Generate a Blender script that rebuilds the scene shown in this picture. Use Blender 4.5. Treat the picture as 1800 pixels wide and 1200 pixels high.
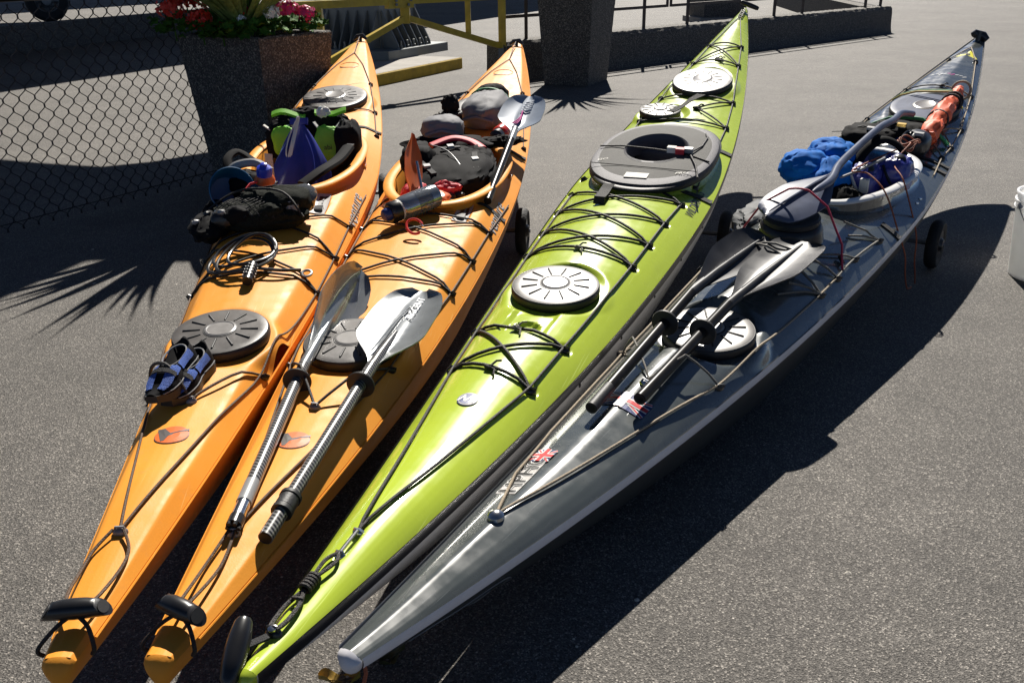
import bpy, math, random
from mathutils import Vector, Matrix, noise
R = math.radians
sc = bpy.context.scene
for o in list(bpy.data.objects): bpy.data.objects.remove(o)
COL = sc.collection
rnd = random.Random(7)

# ------------------------------------------------------------------ camera, sky, sun, exposure
cam = bpy.data.cameras.new('camera'); camo = bpy.data.objects.new('camera', cam); COL.objects.link(camo)
cam.sensor_width = 36; cam.lens = 1582.7/1800*36; cam.clip_start = .05; cam.clip_end = 400
camo.matrix_world = Matrix.Translation((0, 0, 1.22)) @ Matrix.Rotation(R(90-23.069), 4, 'X') @ Matrix.Rotation(R(-.849), 4, 'Z')
sc.camera = camo
SUN_EL, SUN_AZ = 43.5, 7.5          # azimuth measured from +Y (straight ahead) towards +X
world = bpy.data.worlds.new('World'); sc.world = world; world.use_nodes = True
wn = world.node_tree; bg = wn.nodes['Background']
sky = wn.nodes.new('ShaderNodeTexSky'); sky.sky_type = 'NISHITA'; sky.sun_disc = False
sky.sun_elevation = R(SUN_EL); sky.sun_rotation = R(SUN_AZ); sky.air_density = .36; sky.dust_density = .0; sky.ozone_density = 1.5
wn.links.new(sky.outputs[0], bg.inputs[0]); bg.inputs[1].default_value = .05
sun = bpy.data.lights.new('sun', 'SUN'); suno = bpy.data.objects.new('sun', sun); COL.objects.link(suno)
sun.energy = 5.0; sun.angle = R(.53); sun.color = (1, .945, .86)
SD = Vector((math.sin(R(SUN_AZ))*math.cos(R(SUN_EL)), math.cos(R(SUN_AZ))*math.cos(R(SUN_EL)), math.sin(R(SUN_EL))))
suno.rotation_euler = SD.to_track_quat('Z', 'Y').to_euler(); suno.location = SD*20
sc.view_settings.view_transform = 'Standard'; sc.view_settings.look = 'None'
sc.view_settings.exposure = .72; sc.view_settings.gamma = 1; sc.view_settings.use_curve_mapping = False
sc.render.engine = 'CYCLES'; sc.cycles.max_bounces = 8; sc.cycles.transparent_max_bounces = 12

# ------------------------------------------------------------------ materials
def mat(name, col, rough=.5, metal=0, spec=.5, var=0, vscale=6, bump=0, bscale=60, coat=0, coatr=.05, trans=0,
        stretch=None, rvar=0, col2=None, ior=1.5, alpha=1, sheen=0, dirt=0, scratch=0):
    m = bpy.data.materials.new(name); m.use_nodes = True
    nt = m.node_tree; b = nt.nodes['Principled BSDF']; N = nt.nodes.new; Lk = nt.links.new
    b.inputs['Base Color'].default_value = (*col, 1); b.inputs['Roughness'].default_value = rough
    b.inputs['Metallic'].default_value = metal; b.inputs['Specular IOR Level'].default_value = spec
    b.inputs['Coat Weight'].default_value = coat; b.inputs['Coat Roughness'].default_value = coatr
    b.inputs['Transmission Weight'].default_value = trans; b.inputs['IOR'].default_value = ior
    b.inputs['Alpha'].default_value = alpha
    if sheen: b.inputs['Sheen Weight'].default_value = sheen; b.inputs['Sheen Roughness'].default_value = .5
    tc = N('ShaderNodeTexCoord'); src = tc.outputs['Object']
    if stretch:
        mp = N('ShaderNodeMapping'); mp.inputs['Scale'].default_value = stretch; Lk(src, mp.inputs['Vector']); src = mp.outputs[0]
    colout = None
    if var or col2:
        n = N('ShaderNodeTexNoise'); n.inputs['Scale'].default_value = vscale; n.inputs['Detail'].default_value = 6; n.inputs['Roughness'].default_value = .6
        Lk(src, n.inputs['Vector'])
        mx = N('ShaderNodeMix'); mx.data_type = 'RGBA'
        a = tuple(c*(1-var) for c in col); c2 = col2 or tuple(min(1, c*(1+var)) for c in col)
        mx.inputs[6].default_value = (*a, 1); mx.inputs[7].default_value = (*c2, 1)
        rp = N('ShaderNodeMapRange'); rp.inputs[1].default_value = .32; rp.inputs[2].default_value = .68
        Lk(n.outputs['Fac'], rp.inputs[0]); Lk(rp.outputs[0], mx.inputs[0]); colout = mx.outputs[2]
    if dirt:
        n = N('ShaderNodeTexNoise'); n.inputs['Scale'].default_value = 17; n.inputs['Detail'].default_value = 9; n.inputs['Roughness'].default_value = .72
        Lk(tc.outputs['Object'], n.inputs['Vector'])
        rp = N('ShaderNodeMapRange'); rp.inputs[1].default_value = .56; rp.inputs[2].default_value = .78; rp.inputs[4].default_value = dirt
        Lk(n.outputs['Fac'], rp.inputs[0])
        mx = N('ShaderNodeMix'); mx.data_type = 'RGBA'; mx.inputs[7].default_value = (.23, .2, .16, 1)
        if colout: Lk(colout, mx.inputs[6])
        else: mx.inputs[6].default_value = (*col, 1)
        Lk(rp.outputs[0], mx.inputs[0]); colout = mx.outputs[2]
    if scratch:
        sc_out = None
        for ang, sca in ((.5, 1.0), (-.9, 1.3), (1.35, .8)):
            mp = N('ShaderNodeMapping'); mp.inputs['Rotation'].default_value = (0, 0, ang); mp.inputs['Scale'].default_value = (260*sca, 5*sca, 5)
            Lk(tc.outputs['Object'], mp.inputs['Vector'])
            n = N('ShaderNodeTexNoise'); n.inputs['Scale'].default_value = 1; n.inputs['Detail'].default_value = 2; Lk(mp.outputs[0], n.inputs['Vector'])
            rp = N('ShaderNodeMapRange'); rp.inputs[1].default_value = .71; rp.inputs[2].default_value = .76; rp.inputs[4].default_value = scratch
            Lk(n.outputs['Fac'], rp.inputs[0])
            if sc_out is None: sc_out = rp.outputs[0]
            else:
                ad = N('ShaderNodeMath'); ad.operation = 'MAXIMUM'; Lk(sc_out, ad.inputs[0]); Lk(rp.outputs[0], ad.inputs[1]); sc_out = ad.outputs[0]
        mx = N('ShaderNodeMix'); mx.data_type = 'RGBA'; mx.inputs[7].default_value = (*[min(1, c*1.5+.22) for c in col], 1)
        if colout: Lk(colout, mx.inputs[6])
        else: mx.inputs[6].default_value = (*col, 1)
        Lk(sc_out, mx.inputs[0]); colout = mx.outputs[2]
    if colout: Lk(colout, b.inputs['Base Color'])
    if rvar:
        n = N('ShaderNodeTexNoise'); n.inputs['Scale'].default_value = 22; n.inputs['Detail'].default_value = 7
        Lk(src, n.inputs['Vector'])
        rp = N('ShaderNodeMapRange'); rp.inputs[1].default_value = .3; rp.inputs[2].default_value = .7
        rp.inputs[3].default_value = max(.02, rough-rvar); rp.inputs[4].default_value = rough+rvar
        Lk(n.outputs['Fac'], rp.inputs[0]); Lk(rp.outputs[0], b.inputs['Roughness'])
    if bump:
        n = N('ShaderNodeTexNoise'); n.inputs['Scale'].default_value = bscale; n.inputs['Detail'].default_value = 5
        Lk(src, n.inputs['Vector'])
        bp = N('ShaderNodeBump'); bp.inputs['Strength'].default_value = bump; bp.inputs['Distance'].default_value = .01
        Lk(n.outputs['Fac'], bp.inputs['Height']); Lk(bp.outputs[0], b.inputs['Normal'])
    return m

def asphalt_material():
    m = bpy.data.materials.new('asphalt'); m.use_nodes = True; nt = m.node_tree; b = nt.nodes['Principled BSDF']; N = nt.nodes.new; Lk = nt.links.new
    tc = N('ShaderNodeTexCoord')
    def vor(scale, feat='F1'):
        v = N('ShaderNodeTexVoronoi'); v.feature = feat; v.inputs['Scale'].default_value = scale; Lk(tc.outputs['Object'], v.inputs['Vector']); return v
    def noi(scale, det=5, ro=.55):
        n = N('ShaderNodeTexNoise'); n.inputs['Scale'].default_value = scale; n.inputs['Detail'].default_value = det; n.inputs['Roughness'].default_value = ro
        Lk(tc.outputs['Object'], n.inputs['Vector']); return n
    v1 = vor(300); big = noi(.55, 6, .6); mid = noi(7, 6, .6); fine = noi(190, 3)
    cr = N('ShaderNodeValToRGB'); e = cr.color_ramp.elements
    e[0].position = .0; e[0].color = (.048, .0435, .038, 1); e[1].position = 1; e[1].color = (.35, .322, .285, 1)
    x = cr.color_ramp.elements.new(.45); x.color = (.096, .088, .078, 1); x = cr.color_ramp.elements.new(.84); x.color = (.152, .140, .125, 1)
    sep = N('ShaderNodeSeparateColor'); Lk(v1.outputs['Color'], sep.inputs[0]); Lk(sep.outputs[0], cr.inputs[0])
    def mul(a, fac, lo, hi, i0=.3, i1=.7):
        rp = N('ShaderNodeMapRange'); rp.inputs[1].default_value = i0; rp.inputs[2].default_value = i1; rp.inputs[3].default_value = lo; rp.inputs[4].default_value = hi
        Lk(fac, rp.inputs[0]); mx = N('ShaderNodeMix'); mx.data_type = 'RGBA'; mx.blend_type = 'MULTIPLY'; mx.inputs[0].default_value = 1
        Lk(a, mx.inputs[6]); Lk(rp.outputs[0], mx.inputs[7]); return mx.outputs[2]
    pat = noi(1.7, 4, .5); c = mul(cr.outputs[0], big.outputs['Fac'], .78, 1.10); c = mul(c, pat.outputs['Fac'], .88, 1.08); c = mul(c, mid.outputs['Fac'], .86, 1.12); c = mul(c, fine.outputs['Fac'], .62, 1.25)
    st = noi(.8, 5, .55); rp = N('ShaderNodeMapRange'); rp.inputs[1].default_value = .60; rp.inputs[2].default_value = .70; Lk(st.outputs['Fac'], rp.inputs[0])
    mx = N('ShaderNodeMix'); mx.data_type = 'RGBA'; mx.blend_type = 'MULTIPLY'; mx.inputs[7].default_value = (.80, .79, .78, 1); Lk(rp.outputs[0], mx.inputs[0]); Lk(c, mx.inputs[6]); c = mx.outputs[2]
    # sparse pale stones worn proud of the binder
    v2 = vor(34); rp = N('ShaderNodeMapRange'); rp.inputs[1].default_value = .085; rp.inputs[2].default_value = .055; Lk(v2.outputs['Distance'], rp.inputs[0])
    s2 = N('ShaderNodeSeparateColor'); Lk(v2.outputs['Color'], s2.inputs[0])
    gt = N('ShaderNodeMath'); gt.operation = 'GREATER_THAN'; gt.inputs[1].default_value = .8; Lk(s2.outputs[1], gt.inputs[0])
    mm = N('ShaderNodeMath'); mm.operation = 'MULTIPLY'; Lk(rp.outputs[0], mm.inputs[0]); Lk(gt.outputs[0], mm.inputs[1])
    mx = N('ShaderNodeMix'); mx.data_type = 'RGBA'; mx.inputs[7].default_value = (.50, .46, .41, 1); Lk(mm.outputs[0], mx.inputs[0]); Lk(c, mx.inputs[6])
    Lk(mx.outputs[2], b.inputs['Base Color']); b.inputs['Roughness'].default_value = .76; b.inputs['Specular IOR Level'].default_value = .42
    bp = N('ShaderNodeBump'); bp.inputs['Strength'].default_value = .6; bp.inputs['Distance'].default_value = .004
    sm = N('ShaderNodeMath'); sm.operation = 'ADD'; Lk(v1.outputs['Distance'], sm.inputs[0]); Lk(fine.outputs['Fac'], sm.inputs[1])
    Lk(sm.outputs[0], bp.inputs['Height']); Lk(bp.outputs[0], b.inputs['Normal'])
    return m

def aggregate_material(name, dark=1.0):
    m = bpy.data.materials.new(name); m.use_nodes = True; nt = m.node_tree; b = nt.nodes['Principled BSDF']; N = nt.nodes.new; Lk = nt.links.new
    tc = N('ShaderNodeTexCoord'); v = N('ShaderNodeTexVoronoi'); v.inputs['Scale'].default_value = 150; Lk(tc.outputs['Object'], v.inputs['Vector'])
    s = N('ShaderNodeSeparateColor'); Lk(v.outputs['Color'], s.inputs[0])
    cr = N('ShaderNodeValToRGB'); e = cr.color_ramp.elements; e[0].color = (.06*dark, .056*dark, .050*dark, 1); e[1].color = (.50*dark, .45*dark, .38*dark, 1)
    x = e.new(.5); x.color = (.13*dark, .122*dark, .108*dark, 1); x = e.new(.75); x.color = (.20*dark, .175*dark, .148*dark, 1)
    Lk(s.outputs[0], cr.inputs[0]); Lk(cr.outputs[0], b.inputs['Base Color']); b.inputs['Roughness'].default_value = .8
    bp = N('ShaderNodeBump'); bp.inputs['Strength'].default_value = .9; bp.inputs['Distance'].default_value = .006; bp.invert = True
    Lk(v.outputs['Distance'], bp.inputs['Height']); Lk(bp.outputs[0], b.inputs['Normal']); return m

def carbon_material(name, base=(.012, .012, .013), line=(.19, .185, .18), scale=112):
    m = bpy.data.materials.new(name); m.use_nodes = True; nt = m.node_tree; b = nt.nodes['Principled BSDF']; N = nt.nodes.new; Lk = nt.links.new
    tc = N('ShaderNodeTexCoord'); mp = N('ShaderNodeMapping'); mp.inputs['Rotation'].default_value = (0, 0, .45); Lk(tc.outputs['Object'], mp.inputs['Vector'])
    w = N('ShaderNodeTexWave'); w.wave_type = 'BANDS'; w.bands_direction = 'Y'; w.inputs['Scale'].default_value = scale*.32; w.inputs['Distortion'].default_value = .3
    Lk(mp.outputs[0], w.inputs['Vector'])
    mx = N('ShaderNodeMix'); mx.data_type = 'RGBA'; mx.inputs[6].default_value = (*base, 1); mx.inputs[7].default_value = (*line, 1)
    rp = N('ShaderNodeMapRange'); rp.inputs[1].default_value = .45; rp.inputs[2].default_value = .6; Lk(w.outputs['Fac'], rp.inputs[0]); Lk(rp.outputs[0], mx.inputs[0])
    Lk(mx.outputs[2], b.inputs['Base Color']); b.inputs['Roughness'].default_value = .32; b.inputs['Coat Weight'].default_value = .22; b.inputs['Coat Roughness'].default_value = .06
    return m

M = {
 'asphalt': asphalt_material(),
 'aggregate': aggregate_material('exposed_aggregate', .6),
 'aggregate2': aggregate_material('barrier_concrete', .62),
 'orange': mat('orange_polyethylene', (.76, .30, .034), .52, spec=.22, var=.07, vscale=2.2, bump=.05, bscale=240, rvar=.07, dirt=.20, scratch=.28),
 'green': mat('lime_gelcoat', (.42, .53, .045), .27, spec=.3, var=.06, vscale=2.5, coat=.5, coatr=.07, dirt=.10, scratch=.34, rvar=.05),
 'hullwhite': mat('white_hull_plastic', (.74, .73, .70), .35, var=.08, vscale=5, dirt=.15, scratch=.2),
 'seamblack': mat('black_seam_tape', (.012, .012, .016), .35),
 'gray': mat('grey_carbon_gelcoat', (.068, .078, .077), .27, var=.18, vscale=3.5, coat=1, coatr=.09, dirt=.10, scratch=.24, rvar=.08),
 'grayhull': mat('dark_grey_hull', (.030, .034, .035), .38, var=.15, vscale=5, coat=.2, coatr=.2, scratch=.08),
 'seamwhite': mat('pale_seam_strip', (.66, .65, .67), .38, var=.08, vscale=9, dirt=.2),
 'whiterim': mat('white_rim_gelcoat', (.72, .72, .71), .28, var=.04, coat=.3),
 'rubber': mat('black_rubber', (.016, .016, .017), .55, bump=.08, bscale=200, var=.2),
 'hatch': mat('weathered_hatch_rubber', (.085, .078, .073), .40, spec=.5, var=.18, vscale=9, rvar=.07, dirt=.3, bump=.02, bscale=120),
 'hatchpale': mat('sun_bleached_hatch_rubber', (.13, .12, .11), .40, spec=.55, var=.14, vscale=11, rvar=.05, dirt=.25),
 'hatchhub': mat('hatch_hub_plastic', (.22, .21, .20), .32, spec=.7, var=.15, vscale=40),
 'cord': mat('black_cord', (.018, .015, .013), .6, bump=.4, bscale=420, var=.35, vscale=300),
 'browncord': mat('brown_deck_line', (.075, .040, .018), .65, bump=.4, bscale=420, var=.4, vscale=300),
 'tancord': mat('tan_deck_line', (.30, .24, .165), .7, bump=.4, bscale=420, var=.25, vscale=240),
 'greycord': mat('grey_deck_line', (.15, .14, .12), .7, bump=.4, bscale=420, var=.4, vscale=240),
 'rustcord': mat('rust_cord', (.30, .075, .028), .65, bump=.3, bscale=400, var=.3, vscale=240),
 'redcord': mat('crimson_bungee', (.45, .025, .06), .5, bump=.3, bscale=400, var=.2, vscale=200),
 'greencord': mat('green_strap', (.02, .22, .06), .6, var=.4, vscale=60, col2=(.05, .34, .12)),
 'yellowcord': mat('ochre_strap', (.62, .44, .12), .6, var=.2, vscale=90),
 'plastic': mat('black_plastic', (.014, .014, .015), .32, var=.2, vscale=30),
 'plasticgrey': mat('grey_plastic', (.25, .25, .25), .4),
 'steel': mat('stainless_steel', (.62, .61, .60), .22, 1, var=.1, vscale=50),
 'dullsteel': mat('dull_steel', (.23, .24, .25), .5, .6, var=.2, vscale=20),
 'web': mat('black_webbing', (.014, .014, .015), .75, bump=.5, bscale=500),
 'cloth': mat('black_nylon', (.008, .008, .009), .8, spec=.1, bump=.08, bscale=300),
 'neoprene': mat('grey_neoprene', (.062, .060, .054), .78, bump=.3, bscale=600, var=.12, vscale=14),
 'neorim': mat('neoprene_edge_band', (.058, .055, .066), .62, bump=.2, bscale=500, var=.1),
 'lime': mat('lime_fabric', (.22, .62, .03), .6, var=.12, vscale=12, bump=.05, bscale=240),
 'bluebag': mat('blue_dry_bag_vinyl', (.035, .040, .26), .32, var=.3, vscale=7, coat=.3, coatr=.2, bump=.03, bscale=120),
 'bluejacket': mat('bright_blue_fabric', (.004, .14, .50), .75, spec=.15, var=.1, vscale=14, bump=.05, bscale=260),
 'bluemesh': mat('blue_shoe_mesh', (.03, .10, .42), .7, bump=.7, bscale=420, var=.3, vscale=260),
 'bluerim': mat('teal_blue_cup', (.008, .09, .20), .35, var=.15),
 'bluecap': mat('royal_blue_cap', (.02, .04, .45), .3),
 'orangered': mat('orange_red_fabric', (.70, .10, .022), .6, var=.15, vscale=16, bump=.06, bscale=220),
 'orangeplastic': mat('orange_tool_plastic', (.62, .13, .03), .35, var=.08),
 'redfab': mat('red_fabric', (.55, .02, .035), .6, var=.15, bump=.05, bscale=240),
 'redpaint': mat('red_bottle_paint', (.55, .025, .012), .28, coat=.4, var=.08),
 'greybag': mat('grey_dry_bag_nylon', (.20, .20, .21), .7, spec=.2, var=.12, vscale=9, bump=.05, bscale=240),
 'meshbag': mat('black_mesh_bag', (.006, .0065, .006), .8, spec=.08, bump=.5, bscale=420, var=.6, vscale=300, col2=(.03, .034, .026)),
 'whiteweb': mat('white_webbing', (.68, .66, .60), .7, bump=.3, bscale=300),
 'carbon': carbon_material('striped_carbon_shaft'),
 'blackshaft': mat('matt_black_shaft', (.014, .013, .012), .30, spec=.14, var=.3, vscale=30),
 'silverblade': mat('silver_grey_blade', (.20, .215, .225), .30, .2, var=.14, vscale=12, coat=.7, coatr=.08, scratch=.3, rvar=.06),
 'darkblade': mat('black_carbon_blade', (.036, .036, .038), .36, spec=.18, var=.25, vscale=14, coat=.15, coatr=.15, scratch=.25, rvar=.06),
 'blueblade': mat('blue_grey_blade', (.085, .10, .15), .42, spec=.10, var=.2, vscale=14, coat=.06, coatr=.15, scratch=.3),
 'clearblade': mat('translucent_grey_blade', (.24, .28, .34), .26, .1, var=.12, vscale=16, coat=.6, coatr=.12, scratch=.3),
 'magenta': mat('magenta_print', (.62, .05, .32), .35), 'paleprint': mat('pale_print', (.78, .80, .82), .4),
 'bottleclear': mat('smoked_clear_bottle', (.40, .42, .45), .06, trans=.75, ior=1.45),
 'water': mat('steel_bottle_wall', (.34, .36, .38), .16, .7, var=.2, vscale=20),
 'white': mat('white_plastic', (.70, .70, .68), .35), 'bucket': mat('white_bucket_plastic', (.80, .80, .78), .38, var=.06, vscale=9, dirt=.15),
 'black': mat('black_print', (.012, .012, .012), .5), 'navy': mat('navy_print', (.02, .035, .16), .4), 'red': mat('red_print', (.62, .035, .04), .4),
 'silverprint': mat('silver_print', (.48, .46, .44), .4), 'orangelogo': mat('orange_logo_print', (.72, .14, .02), .4), 'greylogo': mat('grey_logo_print', (.10, .09, .085), .4),
 'yellowprint': mat('yellow_sticker', (.72, .68, .03), .4),
 'yellow': mat('yellow_painted_steel', (.46, .33, .025), .45, var=.18, vscale=12, dirt=.35, rvar=.1),
 'galv': mat('grey_painted_steel', (.16, .175, .175), .5, .2, var=.15, vscale=5, dirt=.2),
 'railpaint': mat('brown_weathered_steel', (.075, .058, .048), .6, .2, var=.25, vscale=20),
 'concrete': mat('concrete', (.30, .28, .25), .85, var=.15, vscale=5, bump=.4, bscale=120, dirt=.3),
 'curbyellow': mat('worn_yellow_kerb_paint', (.50, .34, .03), .7, var=.2, vscale=9, bump=.3, bscale=150, dirt=.5),
 'wire': mat('black_vinyl_fence_wire', (.014, .011, .010), .45), 'soil': mat('dark_soil', (.03, .022, .015), .95, bump=.8, bscale=60),
 'leaf': mat('geranium_leaf', (.055, .14, .018), .75, spec=.15, var=.45, vscale=30), 'spike': mat('spike_leaf', (.17, .24, .07), .5, spec=.3, var=.4, vscale=9, stretch=(8, 8, 1)),
 'petalred': mat('red_petal', (.75, .035, .012), .5, var=.2, vscale=60), 'petalpink': mat('magenta_petal', (.66, .02, .16), .5, var=.25, vscale=60),
 'petalviolet': mat('pink_violet_petal', (.55, .08, .33), .5, var=.3, vscale=60), 'petalwhite': mat('white_petal', (.82, .82, .80), .5),
 'deadleaf': mat('dead_yellow_leaf', (.36, .22, .03), .6, var=.5, vscale=40), 'oliveleaf': mat('olive_dead_leaf', (.06, .055, .015), .6, var=.4, vscale=30),
 'tyre': mat('tyre_rubber', (.012, .012, .012), .75, bump=.4, bscale=80), 'slabgrey': mat('shade_slab_grey', (.3, .3, .3), .6),  # last entry: plain grey for the added overhead shade slabs
 'smoke': mat('smoky_vinyl', (.09, .095, .10), .62, spec=.15, var=.4, vscale=14),
 'scroll': mat('faded_scroll_print', (.10, .105, .11), .5),
 'brass': mat('brass_buckle', (.55, .38, .12), .3, 1),
}

for _n, _w in (('bucket', .75), ('petalred', .3), ('spike', .35), ('leaf', .3)):
    _b = M[_n].node_tree.nodes['Principled BSDF']; _b.inputs['Subsurface Weight'].default_value = _w; _b.inputs['Subsurface Radius'].default_value = (1, 1, .9) if _n == 'bucket' else (.6, 1, .3) if _n != 'petalred' else (1, .2, .1); _b.inputs['Subsurface Scale'].default_value = .12 if _n == 'bucket' else .02
# ------------------------------------------------------------------ mesh building
class MB:
    def __init__(s, org=(0, 0, 0)): s.v = []; s.f = []; s.o = Vector(org)
    def add(s, vs, fs):
        n = len(s.v); s.v += [Vector(p) for p in vs]; s.f += [tuple(i+n for i in f) for f in fs]; return s
    def box(s, c, d, rot=None):
        c = Vector(c); vs = []
        for x in (-1, 1):
            for y in (-1, 1):
                for z in (-1, 1):
                    p = Vector((x*d[0]/2, y*d[1]/2, z*d[2]/2)); p = rot @ p if rot else p; vs.append(c+p)
        return s.add(vs, [(0, 1, 3, 2), (4, 6, 7, 5), (0, 4, 5, 1), (2, 3, 7, 6), (0, 2, 6, 4), (1, 5, 7, 3)])
    def bar(s, a, b, w, h, up=(0, 0, 1)):
        a = Vector(a); b = Vector(b); d = (b-a).normalized(); x = d.cross(Vector(up)).normalized(); z = x.cross(d)
        vs = [p+x*i*w/2+z*j*h/2 for p in (a, b) for i, j in ((-1, -1), (1, -1), (1, 1), (-1, 1))]
        return s.add(vs, [(3, 2, 1, 0), (4, 5, 6, 7), (0, 1, 5, 4), (1, 2, 6, 5), (2, 3, 7, 6), (3, 0, 4, 7)])
    def tube(s, pts, r, n=8, closed=False, caps=True, flat=1.0, up=None):
        pts = [Vector(p) for p in pts]; m = len(pts); rr = r if isinstance(r, (list, tuple)) else [r]*m
        rings = []; prev = None
        for i, p in enumerate(pts):
            a = pts[(i-1) % m] if (closed or i > 0) else p; b = pts[(i+1) % m] if (closed or i < m-1) else p
            d = (b-a)
            d = d.normalized() if d.length > 1e-9 else Vector((0, 0, 1))
            if up is not None: x = d.cross(Vector(up))
            elif prev is None: x = d.cross(Vector((0, 0, 1)))
            else: x = prev-d*prev.dot(d)
            if x.length < 1e-6: x = d.cross(Vector((1, 0, 0)))
            x.normalize(); prev = x; y = d.cross(x)
            rings.append([p+(x*math.cos(2*math.pi*k/n)+y*math.sin(2*math.pi*k/n)*flat)*rr[i] for k in range(n)])
        vs = [q for g in rings for q in g]; fs = []
        for i in range(m if closed else m-1):
            j = (i+1) % m
            for k in range(n): fs.append((i*n+k, i*n+(k+1) % n, j*n+(k+1) % n, j*n+k))
        if caps and not closed: fs += [tuple(range(n))[::-1], tuple((m-1)*n+k for k in range(n))]
        return s.add(vs, fs)
    def lathe(s, prof, org, axis=(0, 0, 1), n=24, sx=1, sy=1, xdir=None):
        a = Vector(axis).normalized(); x = Vector(xdir) if xdir else (Vector((1, 0, 0)) if abs(a.x) < .9 else Vector((0, 1, 0)))
        x = (x-a*x.dot(a)).normalized(); y = a.cross(x); o = Vector(org); vs = []; fs = []
        for r, h in prof:
            for k in range(n):
                t = 2*math.pi*k/n; vs.append(o+a*h+x*math.cos(t)*r*sx+y*math.sin(t)*r*sy)
        m = len(prof)
        for i in range(m-1):
            for k in range(n): fs.append((i*n+k, i*n+(k+1) % n, (i+1)*n+(k+1) % n, (i+1)*n+k))
        fs += [tuple(range(n))[::-1], tuple((m-1)*n+k for k in range(n))]
        return s.add(vs, fs)
    def grid(s, f, nu, nv, closed_u=False):
        vs = [f(i/(nu if closed_u else nu-1), j/(nv-1)) for i in range(nu) for j in range(nv)]; fs = []
        for i in range(nu if closed_u else nu-1):
            for j in range(nv-1):
                a = i*nv+j; b = ((i+1) % nu)*nv+j; fs.append((a, b, b+1, a+1))
        return s.add(vs, fs)
    def slab(s, f, nu, nv, th):
        """closed thin sheet: f(u,v)->(point, normal)"""
        top = []; bot = []
        for i in range(nu):
            for j in range(nv):
                p, n = f(i/(nu-1), j/(nv-1)); p = Vector(p); n = Vector(n); top.append(p+n*th/2); bot.append(p-n*th/2)
        fs = []; N = nu*nv
        for i in range(nu-1):
            for j in range(nv-1):
                a = i*nv+j; b = a+nv; fs.append((a, b, b+1, a+1)); fs.append((N+a+1, N+b+1, N+b, N+a))
        ring = [j for j in range(nv)]+[i*nv+nv-1 for i in range(1, nu)]+[(nu-1)*nv+j for j in range(nv-2, -1, -1)]+[i*nv for i in range(nu-2, 0, -1)]
        for a, b in zip(ring, ring[1:]+ring[:1]): fs.append((a, b, N+b, N+a))
        return s.add(top+bot, fs)
    def blob(s, c, rad, rot=None, amp=.1, freq=2.2, seed=0, nu=30, nv=18, p=1.0, crease=.0, flatz=None):
        c = Vector(c); vs = []; off = Vector((seed*3.7, seed*1.3, seed*7.1))
        sp = lambda x, e: math.copysign(abs(x)**e, x)
        for j in range(nv+1):
            th = math.pi*j/nv-math.pi/2
            for i in range(nu):
                ph = 2*math.pi*i/nu
                d = Vector((sp(math.cos(th), p)*sp(math.cos(ph), p), sp(math.cos(th), p)*sp(math.sin(ph), p), sp(math.sin(th), p)))
                k = 1+amp*noise.noise(d*freq+off)+amp*.5*noise.noise(d*freq*2.3+off)
                if crease:
                    w_ = Vector((noise.noise(d*1.7+off), noise.noise(d*1.7-off), 0))*.5; e_ = d+w_
                    n1 = noise.noise(Vector((e_.x*freq*1.5, e_.y*freq*.55, e_.z*freq*.8))+off*2); n2 = noise.noise(Vector((e_.x*freq*.7, e_.y*freq*1.7, e_.z*freq))-off)
                    k += crease*(.75*math.exp(-(n1/.10)**2)*-1+.5*math.exp(-((n1-.22)/.12)**2)-.55*math.exp(-(n2/.085)**2)+.35*math.exp(-((n2+.2)/.1)**2))
                q = Vector((d.x*rad[0]*k, d.y*rad[1]*k, d.z*rad[2]*k))
                if flatz is not None and q.z < flatz: q.z = flatz+(q.z-flatz)*.15
                vs.append(c+(rot @ q if rot else q))
        fs = []
        for j in range(nv):
            for i in range(nu): fs.append((j*nu+i, j*nu+(i+1) % nu, (j+1)*nu+(i+1) % nu, (j+1)*nu+i))
        return s.add(vs, fs)
    def build(s, name, m, parent=None, smooth=True, angle=35, kind=None):
        me = bpy.data.meshes.new(name); me.from_pydata([p-s.o for p in s.v], [], s.f); me.validate(); me.update()
        me.materials.append(m if not isinstance(m, str) else M[m])
        if smooth:
            me.polygons.foreach_set('use_smooth', [True]*len(me.polygons)); me.set_sharp_from_angle(angle=R(angle))
        o = bpy.data.objects.new(name, me); COL.objects.link(o)
        if parent: o.parent = parent
        if kind: o['kind'] = kind
        return o
def tag(o, label, cat, group=None):
    o['label'] = label; o['category'] = cat
    if group: o['group'] = group
    return o
def thing(name, label, cat, mw=None, group=None):
    o = bpy.data.objects.new(name, None); o.empty_display_size = .1; COL.objects.link(o)
    if mw is not None: o.matrix_world = mw if isinstance(mw, Matrix) else Matrix.Translation(mw)
    return tag(o, label, cat, group)
def copy_part(o, parent, loc=None, rot=None):
    c = o.copy(); COL.objects.link(c); c.parent = parent
    if loc is not None: c.location = loc
    if rot is not None: c.rotation_euler = rot
    return c
def copy_tree(o, parent=None):
    c = o.copy(); COL.objects.link(c); c.parent = parent
    for ch in list(o.children): copy_tree(ch, c)
    return c
def text_polys(txt, size, shear=0, bold=0):
    cu = bpy.data.curves.new('lettering', 'FONT'); cu.body = txt; cu.size = size; cu.shear = shear; cu.align_x = 'LEFT'; cu.offset = bold; cu.resolution_u = 3
    o = bpy.data.objects.new('lettering', cu); COL.objects.link(o); bpy.context.view_layer.update()
    me = bpy.data.meshes.new_from_object(o.evaluated_get(bpy.context.evaluated_depsgraph_get()))
    vs = [tuple(v.co) for v in me.vertices]; fs = [tuple(p.vertices) for p in me.polygons]
    bpy.data.objects.remove(o); bpy.data.curves.remove(cu); bpy.data.meshes.remove(me); return vs, fs
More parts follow.
